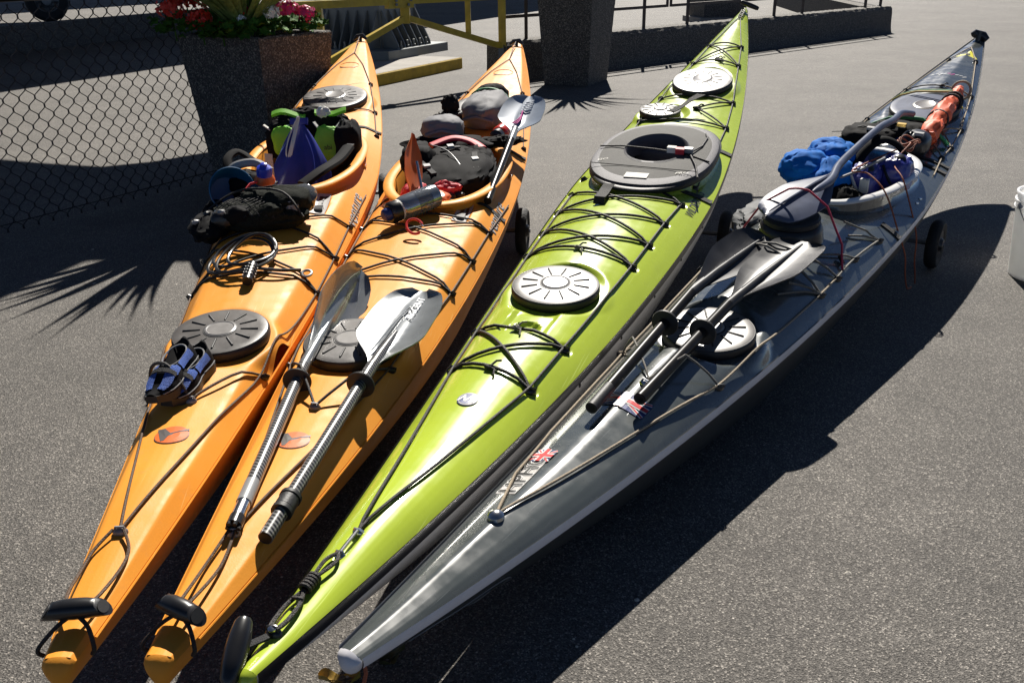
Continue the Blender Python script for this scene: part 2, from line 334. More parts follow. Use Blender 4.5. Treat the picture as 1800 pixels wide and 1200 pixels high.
# ------------------------------------------------------------------ the kayaks: section curves of each boat (metres, s from bow to stern, t sideways)
def lerp_table(tab, x):
    if x <= tab[0][0]: return tab[0][1]
    for (a, ya), (b, yb) in zip(tab, tab[1:]):
        if x <= b:
            f = (x-a)/(b-a); f = f*f*(3-2*f) if len(tab) > 3 else f
            return ya+(yb-ya)*f
    return tab[-1][1]
OCROWN = [(0, .012), (.5, .045), (1.2, .075), (2.0, .095), (2.6, .075), (3.3, .045), (4.2, .045), (4.8, .03), (5.1, .012)]
OPROF = [(0, 1), (.2, .985), (.62, .83), (.74, .74), (.93, .20), (1, 0)]
KAY = {
 'a': dict(L=5.1, B=.57, x=-.716, y=1.051, yaw=-2.63, th=3.034, zb=.405, zs=.299, zm=.258, sm=.509, pf=1.25, pr=1.643, tip=.026, tipd=.052, crown=OCROWN, prof=OPROF),
 'b': dict(L=5.1, B=.552, x=-.558, y=1.053, yaw=7.07, th=2.486, zb=.391, zs=.30, zm=.225, sm=.519, pf=1.747, pr=1.738, tip=.026, tipd=.052, crown=OCROWN, prof=OPROF),
 'c': dict(L=5.18, B=.55, x=-.387, y=.997, yaw=20.93, th=3.889, zb=.455, zs=.428, zm=.248, sm=.495, pf=1.493, pr=1.745, tip=.014, tipd=.03,
   crown=[(0, .008), (.5, .04), (1.2, .07), (2.0, .085), (2.6, .06), (3.3, .04), (4.2, .045), (4.8, .03), (5.18, .008)],
   prof=[(0, 1), (.15, .985), (.3, .93), (.45, .84), (.6, .70), (.75, .49), (.88, .26), (1, 0)]),
 'd': dict(L=5.18, B=.534, x=-.250, y=1.067, yaw=34.63, th=3.282, zb=.396, zs=.358, zm=.219, sm=.543, pf=1.598, pr=1.751, tip=.024, tipd=.034,
   crown=[(0, .010), (.5, .04), (1.2, .085), (2.0, .125), (2.6, .085), (3.3, .05), (4.2, .045), (4.8, .03), (5.18, .010)],
   prof=[(0, 1), (.12, .96), (.5, .72), (.72, .52), (.9, .22), (1, 0)])}
def half_beam(k, s):
    g = min(max(s/k['L'], 0), 1)
    if g < k['sm']: x, p = (k['sm']-g)/k['sm'], k['pf']
    else: x, p = (g-k['sm'])/(1-k['sm']), k['pr']
    return k['tip']+(k['B']/2-k['tip'])*max(0, 1-x**p)
def sheer(k, s):
    g = s/k['L']; e = k['zb'] if g < .5 else k['zs']
    return k['zm']+(e-k['zm'])*(abs(g-.5)/.5)**2.2
def keel(k, s):
    L = k['L']; z = 0.
    if s < 1.6: z = (sheer(k, 0)-k['tipd'])*(1-max(0, s)/1.6)**1.4
    r = max(0, L-s)
    if r < 1.0: z = (sheer(k, L)-k['tipd'])*(1-r)**2.2
    return z
def prof_raw(k, u):
    p = k['prof']
    for (a, ya), (c, yc) in zip(p, p[1:]):
        if u <= c: return ya+(yc-ya)*(u-a)/(c-a)
    return 0
def deck_raw(k, s, t):
    u = min(1, abs(t)/half_beam(k, s)); h = .035
    D = prof_raw(k, u) if u > .94 else (prof_raw(k, abs(u-h))+2*prof_raw(k, u)+prof_raw(k, u+h))/4
    return sheer(k, s)+lerp_table(k['crown'], s)*D
def ss(a, b, x):
    x = min(1, max(0, (x-a)/(b-a))); return x*x*(3-2*x)
def deckz(k, s, t):
    z = deck_raw(k, s, t)
    for m in k.get('mods', ()): z = m(s, t, z)
    return z
def hatch_plane(k, h):
    s0, t0 = h['s'], h['t']; sl = (deck_raw(k, s0+.12, t0)-deck_raw(k, s0-.12, t0))/.24*h.get('tilt', .4)
    zc = deck_raw(k, s0, t0)+h.get('off', -.008)
    return lambda s, t: zc+(s-s0)*sl
def hatch_mod(k, h):
    pl = hatch_plane(k, h); a, b = h['a']+.012, h['b']+.012
    def f(s, t, z):
        ds, dt = s-h['s'], t-h['t']
        if abs(ds) > a+.09 or abs(dt) > b+.09: return z
        rho = math.hypot(ds/a, dt/b); d = (rho-1)*min(a, b)
        w = 1-ss(.0, .034, d)
        return z+(pl(s, t)-.012-z)*w
    return f
def pit_mod(s0, t0, a, b, depth, edge=.018, p=2):
    def f(s, t, z):
        d = (abs((s-s0)/a)**p+abs((t-t0)/b)**p)**(1/p)
        return z-depth*(1-ss(1-edge/min(a, b), 1, d))
    return f
def flat_mod(s0, s1, t0, t1, depth, e=.02):
    def f(s, t, z):
        w = ss(s0, s0+e, s)*(1-ss(s1-e, s1, s))*ss(t0, t0+e, t)*(1-ss(t1-e, t1, t)); return z-depth*w
    return f
# the boats stand bow down, stern up on their trolleys: the four poses above are given on a plane that drops 4 degrees
LEVEL = Matrix.Translation((0, 0, 1.22)) @ Matrix.Rotation(R(4), 4, 'X') @ Matrix.Translation((0, 0, -1.433))
class Boat:
    def __init__(b, key, label, cock, hatches, group=None):
        b.k = KAY[key]; b.key = key; k = b.k; th, yw = R(k['th']), R(k['yaw'])
        b.M = Matrix.Translation((k['x'], k['y'], -.9*math.sin(th))) @ Matrix.Rotation(-yw, 4, 'Z') @ Matrix.Rotation(th, 4, 'X')
        b.M = LEVEL @ b.M; b.root = thing('kayak', label, 'kayak', b.M, group); b.cock = cock; b.hatches = hatches
        k['mods'] = [hatch_mod(k, h) for h in hatches]
    def z(b, s, t): return deckz(b.k, s, t)
    def P(b, s, t, h=0): return Vector((t, s, deckz(b.k, s, t)+h))
    def ring(b, ph, off=0):
        c = b.cock; e = .86
        cs, sn = math.cos(ph), math.sin(ph); q = lambda x: math.copysign(abs(x)**e, x)
        f = lambda a: (c['s']+c['a']*q(math.cos(a)), c['w']*q(math.sin(a))*(1+c.get('egg', .12)*math.cos(a)))
        s, t = f(ph); s1, t1 = f(ph+.02); s0, t0 = f(ph-.02)
        ds, dt = s1-s0, t1-t0; l = math.hypot(ds, dt) or 1
        return s+off*dt/l, t-off*ds/l
    def inside(b, s, t, grow=0):
        c = b.cock; cs = (s-c['s'])/(c['a']+grow)
        if abs(cs) >= 1: return False
        return abs(t) < (c['w']+grow)*(1+c.get('egg', .12)*cs)*max(0, 1-abs(cs)**(2/.86))**(.43)
    def hull(b, deckmat, hullmat):
        k = b.k; L = k['L']; n = 640; NU = 84
        us = [-1+2*j/NU for j in range(NU+1)]; us = [math.copysign(abs(u)**.92, u) for u in us]
        mb = MB(); V = []; keep = []
        for i in range(n+1):
            s = L*i/n; hb = half_beam(k, s)
            for u in us: V.append((u*hb, s, deckz(k, s, u*hb)))
        for i in range(n):
            for j in range(NU):
                a = i*(NU+1)+j; q = (a, a+1, a+NU+2, a+NU+1)
                if b.cock:
                    c = sum((Vector(V[x]) for x in q), Vector())/4
                    if b.inside(c.y, c.x, .004): continue
                keep.append(q)
        mb.add(V, keep); b.deck = mb.build('deck', deckmat, b.root, angle=28)
        mb = MB(); NV = 15; st = [L*i/170 for i in range(171)]; rows = []
        # rounded noses beyond both ends
        def sect(s, sc=1, push=0):
            s_ = min(max(s, 0), L); hb = half_beam(k, s_); zs_, zk = sheer(k, s_), keel(k, s_); row = []
            for j in range(2*NV+1):
                v = j/NV-1; a = (1-abs(v))*math.pi/2; sg = -1 if v < 0 else 1
                ful = .62+.25*ss(0, 1.3, min(s_, L-s_))*0
                t = hb*math.cos(a)**(k.get('hx', .75)+k.get('vee', .5)*(1-ss(.2, 1.7, min(s_, L-s_)))) if abs(v) > 1e-6 else 0
                z = zs_-(zs_-zk)*math.sin(a)**(k.get('hz', 1.15))
                row.append(Vector((sg*t, s+push, z)))
            return row
        for s in st: rows.append(sect(s))
        b.hullrows = rows
        W = 2*NV+1; vs = [p for r in rows for p in r]; fs = []
        for i in range(len(rows)-1):
            for j in range(W-1): a = i*W+j; fs.append((a, a+W, a+W+1, a+1))
        mb.add(vs, fs)
        for s_, sg in ((0, -1), (L, 1)):                      # nose caps: shrinking rings of the end section
            hb = half_beam(k, s_); base = sect(s_)+[Vector((u*hb, s_, deckz(k, s_, u*hb))) for u in (.8, .5, .2, 0, -.2, -.5, -.8)]
            cen = sum(base, Vector())/len(base); rings = [base]
            for q in (.35, .65, .88, .98): rings.append([cen+(p-cen)*math.sqrt(1-q*q)+Vector((0, sg*k.get('nose', .03)*q, 0)) for p in base])
            m = len(base); vs = [p for r in rings for p in r]; fs = []
            for i in range(len(rings)-1):
                for j in range(m): fs.append((i*m+j, i*m+(j+1) % m, (i+1)*m+(j+1) % m, (i+1)*m+j))
            fs.append(tuple((len(rings)-1)*m+j for j in range(m))); mb2 = MB(); mb2.add(vs, fs)
            mb2.build('nose_cap', k.get('nosemat', deckmat), b.root, angle=40)
        b.hullo = mb.build('hull', hullmat, b.root, angle=40)
    def seam(b, name, m, lo, hi, proud=.003):
        k = b.k; L = k['L']
        for sg in (-1, 1):
            mb = MB(); n = 150
            def f(u, v):
                s = L*u; hb = half_beam(k, s); zz = sheer(k, s)
                nz = [hi, hi*.3, lo*.4, lo][int(round(v*3))]
                if nz > 0: t = hb*(1-nz*.35/max(hb, .03)); z = max(zz+nz, deckz(k, s, t)+.001); t += proud
                else:
                    d = min(1, -nz/max(.02, zz-keel(k, s))); a = math.asin(min(1, d**(1/k.get('hz', 1.15)))); t = hb*math.cos(a)**(k.get('hx', .75)+k.get('vee', .5)*(1-ss(.2, 1.7, min(s, L-s))))+proud; z = zz+nz
                return (sg*t, s, z)
            mb.grid(f, n, 4); mb.build(name, m, b.root, angle=60)
    def coaming(b, wallmat, rimmat, h=.03, lip=.034, dip=0, rimname='coaming_rim'):
        k = b.k; c = b.cock; n = 96; zf = deck_raw(k, c['s']-c['a'], 0)+h; zr = deck_raw(k, c['s']+c['a'], 0)+h*c.get('rearh', 1)
        def ztop(s):
            f = (s-c['s']+c['a'])/(2*c['a']); return zf+(zr-zf)*f-dip*math.sin(math.pi*min(1, max(0, f)))
        b.ztop = ztop
        wall = MB(); rim = MB()
        def sweep(mb, prof):
            m = len(prof); vs = []
            for i in range(n):
                ph = 2*math.pi*i/n; s0, t0 = b.ring(ph)
                for o, hh in prof:
                    s, t = b.ring(ph, o)
                    z = deckz(k, s, t)+hh[1] if isinstance(hh, tuple) else ztop(s0)+hh
                    vs.append((t, s, z))
            fs = [(i*m+j, ((i+1) % n)*m+j, ((i+1) % n)*m+j+1, i*m+j+1) for i in range(n) for j in range(m-1)]
            mb.add(vs, fs)
        sweep(wall, [(-.004, -.11), (-.002, -.006), (.0, -.003), (.012, -.012), (.012, -.02), (.016, ('d', .006)), (.03, ('d', .001))])
        sweep(rim, [(.012, -.012), (.0, -.006), (-.003, -.002), (.002, .003), (lip*.5, .005), (lip, .003), (lip+.004, -.002), (lip+.002, -.008), (lip-.006, -.011), (.012, -.012)])
        wall.build('coaming_wall', wallmat, b.root, angle=50); rim.build(rimname, rimmat, b.root, angle=50)
    def hatch(b, h, top='hatch', ribs=True):
        k = b.k; pl = hatch_plane(k, h); z0 = pl(h['s'], h['t']); sl = pl(1, 0)-pl(0, 0)
        up = Vector((0, -sl, 1)).normalized(); org = Vector((h['t'], h['s'], z0-.012)); a, bb = h['a'], h['b']; th = h.get('th', .028)
        yd = Vector((0, 1, sl)).normalized()
        side = MB().lathe([(.93, -.004), (.985, .003), (1, .010), (1, th-.006), (.985, th), (.97, th+.002)], org, up, 56, bb, a, (1, 0, 0)); hs = side.build('hatch_cover', 'rubber', b.root, angle=40)
        prof = [(.972, th+.0015), (.93, th+.0035), (.80, th+.004), (.5, th+.0055), (.34, th+.0065)]
        tp = MB().lathe(prof, org, up, 56, bb, a, (1, 0, 0)).build('lid', top, hs, angle=30)
        hub = MB().lathe([(.33, th+.004), (.325, th+.009), (.29, th+.011), (.27, th+.0095), (.0, th+.0095)][:4], org, up, 40, bb, a, (1, 0, 0)).build('hub', h.get('hub', 'hatchhub'), hs, angle=30)
        MB().lathe([(.36, th+.0045), (.355, th+.0075), (.335, th+.0078)], org, up, 40, bb, a, (1, 0, 0)).build('hub_ring', 'rubber', hs)
        if ribs:
            r0 = MB(); nb = h.get('nribs', 12)
            base = None
            for i in range(nb):
                q = 2*math.pi*(i+.5*h.get('half', 0))/nb; d = Vector((math.cos(q)*bb, 0, 0))+yd*math.sin(q)*a
                p0 = org+d*h.get('r0', .42)+up*(th+.006); p1 = org+d*h.get('r1', .78)+up*(th+.0052)
                MB().tube([p0, p0.lerp(p1, .5), p1], .0028, 6).build('rib', 'rubber', hs, angle=70)
        return hs
    def line(b, pts, r=.003, m='cord', name='deck_line', sub=None, lift=0, parent=None, nside=6, end_h=.004):
        """cord drawn tight over the deck through (s,t[,h]) points"""
        out = []
        for i, (p, q) in enumerate(zip(pts, pts[1:])):
            l = math.hypot(p[0]-q[0], p[1]-q[1]); n = sub or max(3, int(l/.03))
            for j in range(n+(i == len(pts)-2)):
                f = j/n; s = p[0]+(q[0]-p[0])*f; t = p[1]+(q[1]-p[1])*f
                h = (p[2] if len(p) > 2 else end_h)*(1-f)+(q[2] if len(q) > 2 else end_h)*f
                hb = half_beam(b.k, s); tt = max(-hb*.995, min(hb*.995, t))
                out.append(Vector((t, s, deckz(b.k, s, tt)+r*.6+h+lift*math.sin(math.pi*f))))
        # a taut cord bridges hollows: straight chords where the deck dips
        for it in range(3):
            for i in range(1, len(out)-1):
                mz = (out[i-1].z+out[i+1].z)/2
                if mz > out[i].z: out[i].z = mz
        return MB().tube(out, r, nside).build(name, m, parent or b.root, angle=80)
    def fit(b, s, t, sz=1, m='plastic', ang=0):
        p = b.P(s, t); k = b.k
        dn = Vector((-(deckz(k, s, t+.01)-deckz(k, s, t-.01))/.02, -(deckz(k, s+.01, t)-deckz(k, s-.01, t))/.02, 1)).normalized()
        x = Vector((math.cos(ang), math.sin(ang), 0)); x = (x-dn*x.dot(dn)).normalized()
        mb = MB().lathe([(.017*sz, -.003), (.017*sz, .004), (.012*sz, .010*sz), (.004*sz, .0125*sz)], p, dn, 14, 1, .62, x)
        mb.tube([p+x*.013*sz+dn*.004, p+x*.008*sz+dn*.016*sz, p-x*.008*sz+dn*.016*sz, p-x*.013*sz+dn*.004], .0032*sz, 6)
        return mb.build('deck_fitting', m, b.root, angle=50)
    def decal(b, name, m, vs, fs, o, d, h=.0018, parent=None):
        """flat print (x,y) laid on the deck: origin o=(s,t), x axis d=(ds,dt) unit, y axis to its left (seen from above)"""
        mb = MB(); pd = (d[1], -d[0])
        out = [b.P(o[0]+v[0]*d[0]+v[1]*pd[0], o[1]+v[0]*d[1]+v[1]*pd[1], h) for v in vs]
        return mb.add(out, fs).build(name, m, parent or b.root, smooth=False)
# ------------------------------------------------------------------ building the four boats
def ellipse(rx, ry, n=28, cx=0, cy=0): return [(cx+rx*math.cos(2*math.pi*i/n), cy+ry*math.sin(2*math.pi*i/n)) for i in range(n)]
def ngon(b, name, m, pts, o, d, h, parent=None):
    """filled flat print cut in fine strips so that it follows the deck"""
    cx = sum(p[0] for p in pts)/len(pts); cy = sum(p[1] for p in pts)/len(pts); n = len(pts); vs = [(cx, cy)]; fs = []
    for f in (.5, 1):
        vs += [(cx+(p[0]-cx)*f, cy+(p[1]-cy)*f) for p in pts]
    for i in range(n):
        j = (i+1) % n; fs.append((0, 1+i, 1+j)); fs.append((1+i, 1+n+i, 1+n+j, 1+j))
    return b.decal(name, m, vs, fs, o, d, h, parent)
def strip(b, name, m, p, q, w, o, d, h, n=8, parent=None):
    vs = []; dx, dy = q[0]-p[0], q[1]-p[1]; l = math.hypot(dx, dy); nx, ny = -dy/l*w/2, dx/l*w/2
    for i in range(n+1):
        f = i/n; x, y = p[0]+dx*f, p[1]+dy*f; vs += [(x+nx, y+ny), (x-nx, y-ny)]
    return b.decal(name, m, vs, [(2*i, 2*i+1, 2*i+3, 2*i+2) for i in range(n)], o, d, h, parent)
def lettering(b, txt, m, o, d, size, h=.0022, shear=0, bold=0, name='lettering', sx=1):
    vs, fs = text_polys(txt, size, shear, bold); vs = [(v[0]*sx, v[1], v[2]) for v in vs]; return b.decal(name, m, vs, fs, o, d, h)
def union_flag(b, o, d, w, hgt, h):
    x, y = w/2, hgt/2; f = strip(b, 'flag_field', 'navy', (-x, 0), (x, 0), hgt, o, d, h, 12)
    for sg in (1, -1):
        strip(b, 'flag_saltire', 'white', (-x*.97, -y*.9*sg), (x*.97, y*.9*sg), hgt*.17, o, d, h+.0006, 10); strip(b, 'flag_saltire', 'red', (-x*.97, -y*.9*sg), (x*.97, y*.9*sg), hgt*.07, o, d, h+.0011, 10)
    strip(b, 'flag_cross', 'white', (-x, 0), (x, 0), hgt*.33, o, d, h+.0016, 12); strip(b, 'flag_cross', 'white', (0, -y), (0, y), hgt*.33, o, d, h+.0016)
    strip(b, 'flag_cross', 'red', (-x, 0), (x, 0), hgt*.2, o, d, h+.0021, 12); strip(b, 'flag_cross', 'red', (0, -y), (0, y), hgt*.2, o, d, h+.0021)
def strap_over(b, s, name='hull_strap', w=.024, m='web', t0=None, t1=None, slant=0):
    """flat webbing strap passed right round the deck edge to edge and down the hull sides"""
    k = b.k; n = 34; hb = half_beam(k, s)*1.004; a = -1 if t0 is None else t0/hb; c = 1 if t1 is None else t1/hb
    def f(u, v):
        q = (a+(c-a)*v); ss_ = s+(u-.5)*w+slant*q; t = q*hb
        if abs(q) <= 1: return (t, ss_, deckz(k, ss_, max(-hb*.98, min(hb*.98, t)))+.004)
        return (math.copysign(hb*(1-(abs(q)-1)*.25)+.004, q), ss_, sheer(k, ss_)-(abs(q)-1)*hb*.9)
    return MB().slab(lambda u, v: (f(u, v), (0, 0, 1)), 3, n, .003).build(name, m, b.root, angle=60)
def toggle(b, s, t, h, ang=0, ln=.095, m='plastic', tilt=0):
    """moulded carry toggle: a hollow tapering tube"""
    c = b.P(s, t, h); d = Vector((math.cos(ang)*math.cos(tilt), math.sin(ang)*math.cos(tilt), math.sin(tilt)))
    pts = [c+d*ln*x for x in (-.5, -.44, -.2, 0, .2, .44, .5)]
    mb = MB().tube(pts, [.0145, .0150, .0168, .0175, .0168, .0150, .0145], 16, caps=True)
    for i, v in enumerate(mb.v):
        r_ = i//16
        if r_ in (0, 1, 5, 6): sg = -1 if r_ < 3 else 1; mb.v[i] = v-d*sg*(v.z-c.z)*.85
    o = mb.build('carry_toggle', m, b.root, angle=50)
    for sg, e in ((1, pts[-1]), (-1, pts[0])):
        nn = (d*sg+Vector((0, 0, .85))).normalized(); MB().lathe([(.0105, .0), (.0105, .0012), (.003, .0012)], e+nn*.0004, nn, 18, 1, 1.25).build('toggle_bore', 'black', o)
    return c
def free_cord(b, pts, r, m, name='cord', closed=False, n=7, smooth=5):
    P = [Vector(p) for p in pts]; out = []
    L = len(P); rng = range(L if closed else L-1)
    for i in rng:
        p0, p1, p2, p3 = (P[(i-1) % L] if closed or i > 0 else P[i]), P[i], P[(i+1) % L], (P[(i+2) % L] if closed or i < L-2 else P[(i+1) % L])
        for j in range(smooth):
            f = j/smooth; out.append(.5*((2*p1)+(p2-p0)*f+(2*p0-5*p1+4*p2-p3)*f*f+(3*p1-p0-3*p2+p3)*f**3))
    if not closed: out.append(P[-1])
    return out
def venture_boat(key, label, second=False):
    ds = .04 if second else 0
    hs = [dict(s=1.085 if not second else 1.08, t=.004, a=.125, b=.125, tilt=.45, off=-.004), dict(s=3.63, t=.0, a=.215, b=.162, tilt=.6, off=.0, nribs=14, r0=.42, r1=.68)]
    b = Boat(key, label, dict(s=2.60 if not second else 2.55, a=.44 if not second else .43, w=.205, egg=.10, rearh=.35), hs, 'orange sea kayaks')
    k = b.k; k['nose'] = .022
    k['mods'] += [pit_mod(2.09+ds, .128, .115, .032, .012, .012, 4)]
    b.hull('orange', 'orange'); b.coaming('orange', 'orange', .026, .036, .004)
    b.hatch(hs[0]); b.hatch(hs[1], 'hatch')
    k = b.k
    for sg in (-1, 1):                                             # moulded seam groove along the hull side
        pts = [(sg*(half_beam(k, s)+.0015), s, sheer(k, s)-.004) for s in [k['L']*i/90 for i in range(1, 90)]]
        MB().tube(pts, .0022, 5).build('seam_bead', 'orange', b.root)
    # deck lines and bungees
    F = [(.95, .13), (1.48, .19), (1.745, .212), (2.015, .232)]
    Fl = [(s+ds, t) for s, t in F]; bow = (.298, 0); mid = (.765, .006)
    for s, t in Fl:
        for sg in (-1, 1): b.fit(s, t*sg, .85, ang=.3*sg)
    b.fit(*bow, .85, 'dullsteel'); b.fit(*mid, .85, 'dullsteel')
    for sg in (-1, 1):
        b.line([bow]+[(s, t*sg) for s, t in Fl]+[(2.35+ds, .262*sg)], .003, 'browncord', 'perimeter_line')
    if not second:
        b.line([(Fl[0][0], Fl[0][1]), mid], .0036, 'browncord', 'bungee', lift=.008)
    else: b.line([(Fl[0][0], Fl[0][1]), (.86, .075, .045), mid], .0036, 'cord', 'bungee'); b.line([mid, (.88, -.06, .05), (Fl[0][0], -Fl[0][1])], .0036, 'cord', 'bungee')
    n = Fl[1:]
    for (i, si), (j, sj) in (((0, 1), (0, -1)), ((0, 1), (1, -1)), ((1, 1), (0, -1)), ((1, 1), (2, -1)), ((2, 1), (1, -1)), ((2, 1), (2, -1))):
        if not second and (i, j) == (2, 2): continue
        b.line([(n[i][0], n[i][1]*si), (n[j][0], n[j][1]*sj)], .0038, 'cord', 'bungee', lift=.001)
    # bow carry toggle on its cords
    c = toggle(b, .075, .004 if second else .006, .032, -.35 if second else .06, .078 if second else .088)
    if second: w = (.012, .016)
    else: w = (.034, .034)
    p = b.P(*bow, .012)
    for sg, ww in ((-1, w[0]), (1, w[1])):
        q = b.P(.20, sg*ww, .010); r = b.P(.12, sg*ww*.8, .022)
        if not second: pts = free_cord(b, [p+Vector((sg*.01, -.005, 0)), b.P(.25, sg*ww*.9, .008), q, r, c+Vector((sg*.012, .01, -.004))], .003, 'cord')
        else: pts = free_cord(b, [p+Vector((sg*.006, 0, 0)), q, c+Vector((sg*.008, .01, -.004))], .003, 'cord')
        MB().tube(pts, .0031, 7).build('toggle_cord', 'browncord', b.root)
        e = Vector((sg*(k['tip']+.012), .028, sheer(k, .03)-.012))
        MB().tube(free_cord(b, [c+Vector((sg*.006, -.008, -.008)), c+Vector((sg*.026, -.025, -.016)), e+Vector((sg*.006, .0, .014)), e], .0035, 'cord'), .0036, 7).build('bow_loop', 'cord', b.root)
    MB().tube([b.P(5.02, -.046, .022), b.P(5.03, -.02, .030), b.P(5.03, .016, .032), b.P(5.02, .04, .026)], [.006, .013, .015, .008], 10).build('carry_toggle', 'plastic', b.root)
    MB().tube([b.P(5.03, 0, .028), b.P(5.02, 0, .0)], .010, 6).build('toggle_post', 'plastic', b.root)
    # skeg slider
    sl = MB().slab(lambda u, v: (b.P(1.985+ds+.21*v, .128+(u-.5)*.052, .003), (0, 0, 1)), 4, 9, .003).build('skeg_control', 'silverprint', b.root)
    MB().slab(lambda u, v: (b.P(2.055+ds+.12*v, .130+(u-.5)*.030, .0062), (0, 0, 1)), 3, 6, .002).build('slider_slot', 'black', sl)
    MB().box(b.P(2.045+ds, .127, .010), (.03, .034, .012)).build('slider_knob', 'plastic', sl)
    for s_ in (2.085, 2.115, 2.145): MB().box(b.P(s_+ds, .131, .0085), (.005, .02, .003)).build('slider_tooth', 'plasticgrey', sl)
    # logo, model name
    lo = (.628, .0)
    ngon(b, 'emblem_border', 'greylogo', ellipse(.037, .034), lo, (0, 1), .0016); ngon(b, 'emblem', 'orangelogo', ellipse(.0355, .0325), lo, (0, 1), .0022)
    ngon(b, 'emblem_mark', 'greylogo', [(-.036, .024), (-.020, .025), (-.006, -.004), (.034, .017), (.033, .024), (-.003, .006), (-.010, -.023), (-.017, -.025)], lo, (0, 1), .0028)
    lettering(b, 'venture', 'greylogo', (2.036+ds, .2525), (1, 0), .050, .0022, .25, 0, 'lettering_shadow', 1.75); lettering(b, 'venture', 'silverprint', (2.04+ds, .250), (1, 0), .050, .0032, .25, -.0004, 'lettering', 1.75)
    # stern deck lines
    for sg in (-1, 1):
        b.line([(4.64, .0), (4.35, .075*sg), (3.95, .15*sg), (3.46, .21*sg), (3.1, .245*sg)], .0026, 'browncord', 'perimeter_line')
        for s_, t_ in ((3.95, .15), (3.46, .21), (3.1, .245)): b.fit(s_, t_*sg, .8)
    b.line([(4.64, 0), (4.98, 0, .03)], .003, 'browncord', 'toggle_cord'); b.line([(3.46, .21), (3.46, -.21)], .0028, 'browncord', 'bungee')
    MB().tube([b.P(4.33+.06*math.cos(q), .055*math.sin(q), .001) for q in [2*math.pi*i/30 for i in range(30)]], .002, 5, closed=True).build('rudder_seat', 'orange', b.root)
    for t_ in (-.02, .03): MB().slab(lambda u, v: (b.P(4.27+.006*u, t_-.03+.04*v, .0015), (0, 0, 1)), 2, 6, .002).build('rudder_slot', 'black', b.root)
    # seat and backband
    MB().slab(lambda u, v: (((u-.5)*.34, 2.62+.34*v, .045+.10*(2*u-1)**2+.04*v*v), (0, 0, 1)), 10, 8, .012).build('seat', 'cloth', b.root)
    for sg in (-1, 1): MB().box(b.P(2.62+ds, .236*sg, .006), (.014, .03, .008)).build('rim_bolt', 'steel', b.root)
    return b
A = venture_boat('a', 'orange sea kayak farthest left, with water shoes and a coiled cable lock on its foredeck')
B = venture_boat('b', 'orange sea kayak second from left, with two split carbon paddles lying on its foredeck', True)
strap_over(A, 3.17); strap_over(B, 2.24, w=.024, t0=.05); strap_over(B, 2.28, w=.024, t1=-.12); strap_over(B, 2.98, w=.026)

# ---- green boat
hc = [dict(s=1.505, t=-.014, a=.128, b=.128, tilt=.4, off=-.012, th=.028, half=0), dict(s=3.84, t=-.01, a=.205, b=.145, tilt=.5, off=.002, nribs=14, r0=.36, r1=.66), dict(s=3.405, t=-.125, a=.095, b=.095, tilt=.5, off=.004, r0=.42, r1=.88)]
C = Boat('c', 'lime green sea kayak with pale hull, black neoprene cover over its cockpit', dict(s=2.76, a=.40, w=.205, egg=.08), hc)
k = C.k; k['hx'] = .62; k['hz'] = 1.25; k['vee'] = .12; k['nose'] = .02; k['nosemat'] = 'green'
k['mods'] += [flat_mod(1.205, 1.36, -.085, .055, .014, .02), pit_mod(1.262, -.017, .030, .042, .012, .008)]
fr = [(.967, .098), (1.189, .112), (1.758, .150), (1.937, .160), (2.135, .170), (2.35, .185), (2.549, .195)]
fl = [(1.02, -.125), (1.245, -.155), (1.80, -.205), (2.0, -.218), (2.20, -.23), (2.40, -.24), (2.58, -.245)]
for s_, t_ in fr+fl: k['mods'].append(pit_mod(s_, t_, .030, .022, .007, .010))
k['mods'] += [pit_mod(.31, -.006, .065, .012, .008, .008)]
C.hull('green', 'hullwhite'); C.coaming('green', 'rubber', .018, .030, .002)
C.hatch(hc[0], 'hatchpale'); C.hatch(hc[1], 'hatchpale'); C.hatch(hc[2], 'hatchpale')
C.seam('seam_band', 'seamblack', -.026, .004)
for s_, t_ in fr+fl: C.fit(s_, t_, .95, ang=.6)
for lst in (fr, fl):
    C.line([(.345, -.008)]+lst[:6], .0036, 'cord', 'perimeter_line')
    C.fit(lst[-1][0], lst[-1][1], .8)
R_, L_ = fr, fl
for p, q in ((R_[0], L_[0]), (R_[0], L_[1]), (R_[1], L_[0]), (R_[1], L_[1]), (R_[2], L_[2]), (R_[2], L_[3]), (R_[3], L_[2]), (R_[3], L_[4]), (R_[4], L_[3]), (R_[4], L_[5]), (R_[5], L_[4]), (R_[5], (2.5, -.10))):
    C.line([p, q], .0046, 'cord', 'bungee', lift=.001)
def knot(b, s, t, m='cord', sz=1):
    p = b.P(s, t, .008); mb = MB().blob(p, (.014*sz, .008*sz, .007*sz), amp=.35, freq=3, seed=s, nu=12, nv=8)
    mb.tube([p, p+Vector((.012, .02, .008))*sz, p+Vector((.02, .03, .004))*sz], .003*sz, 5); mb.tube([p, p+Vector((.018, -.012, .004))*sz, p+Vector((.022, -.03, .0))*sz], .003*sz, 5)
    return mb.build('knot', m, b.root)
knot(C, .988, -.012); knot(C, 1.205, -.025, 'greycord'); knot(C, 1.775, -.03, 'greycord')
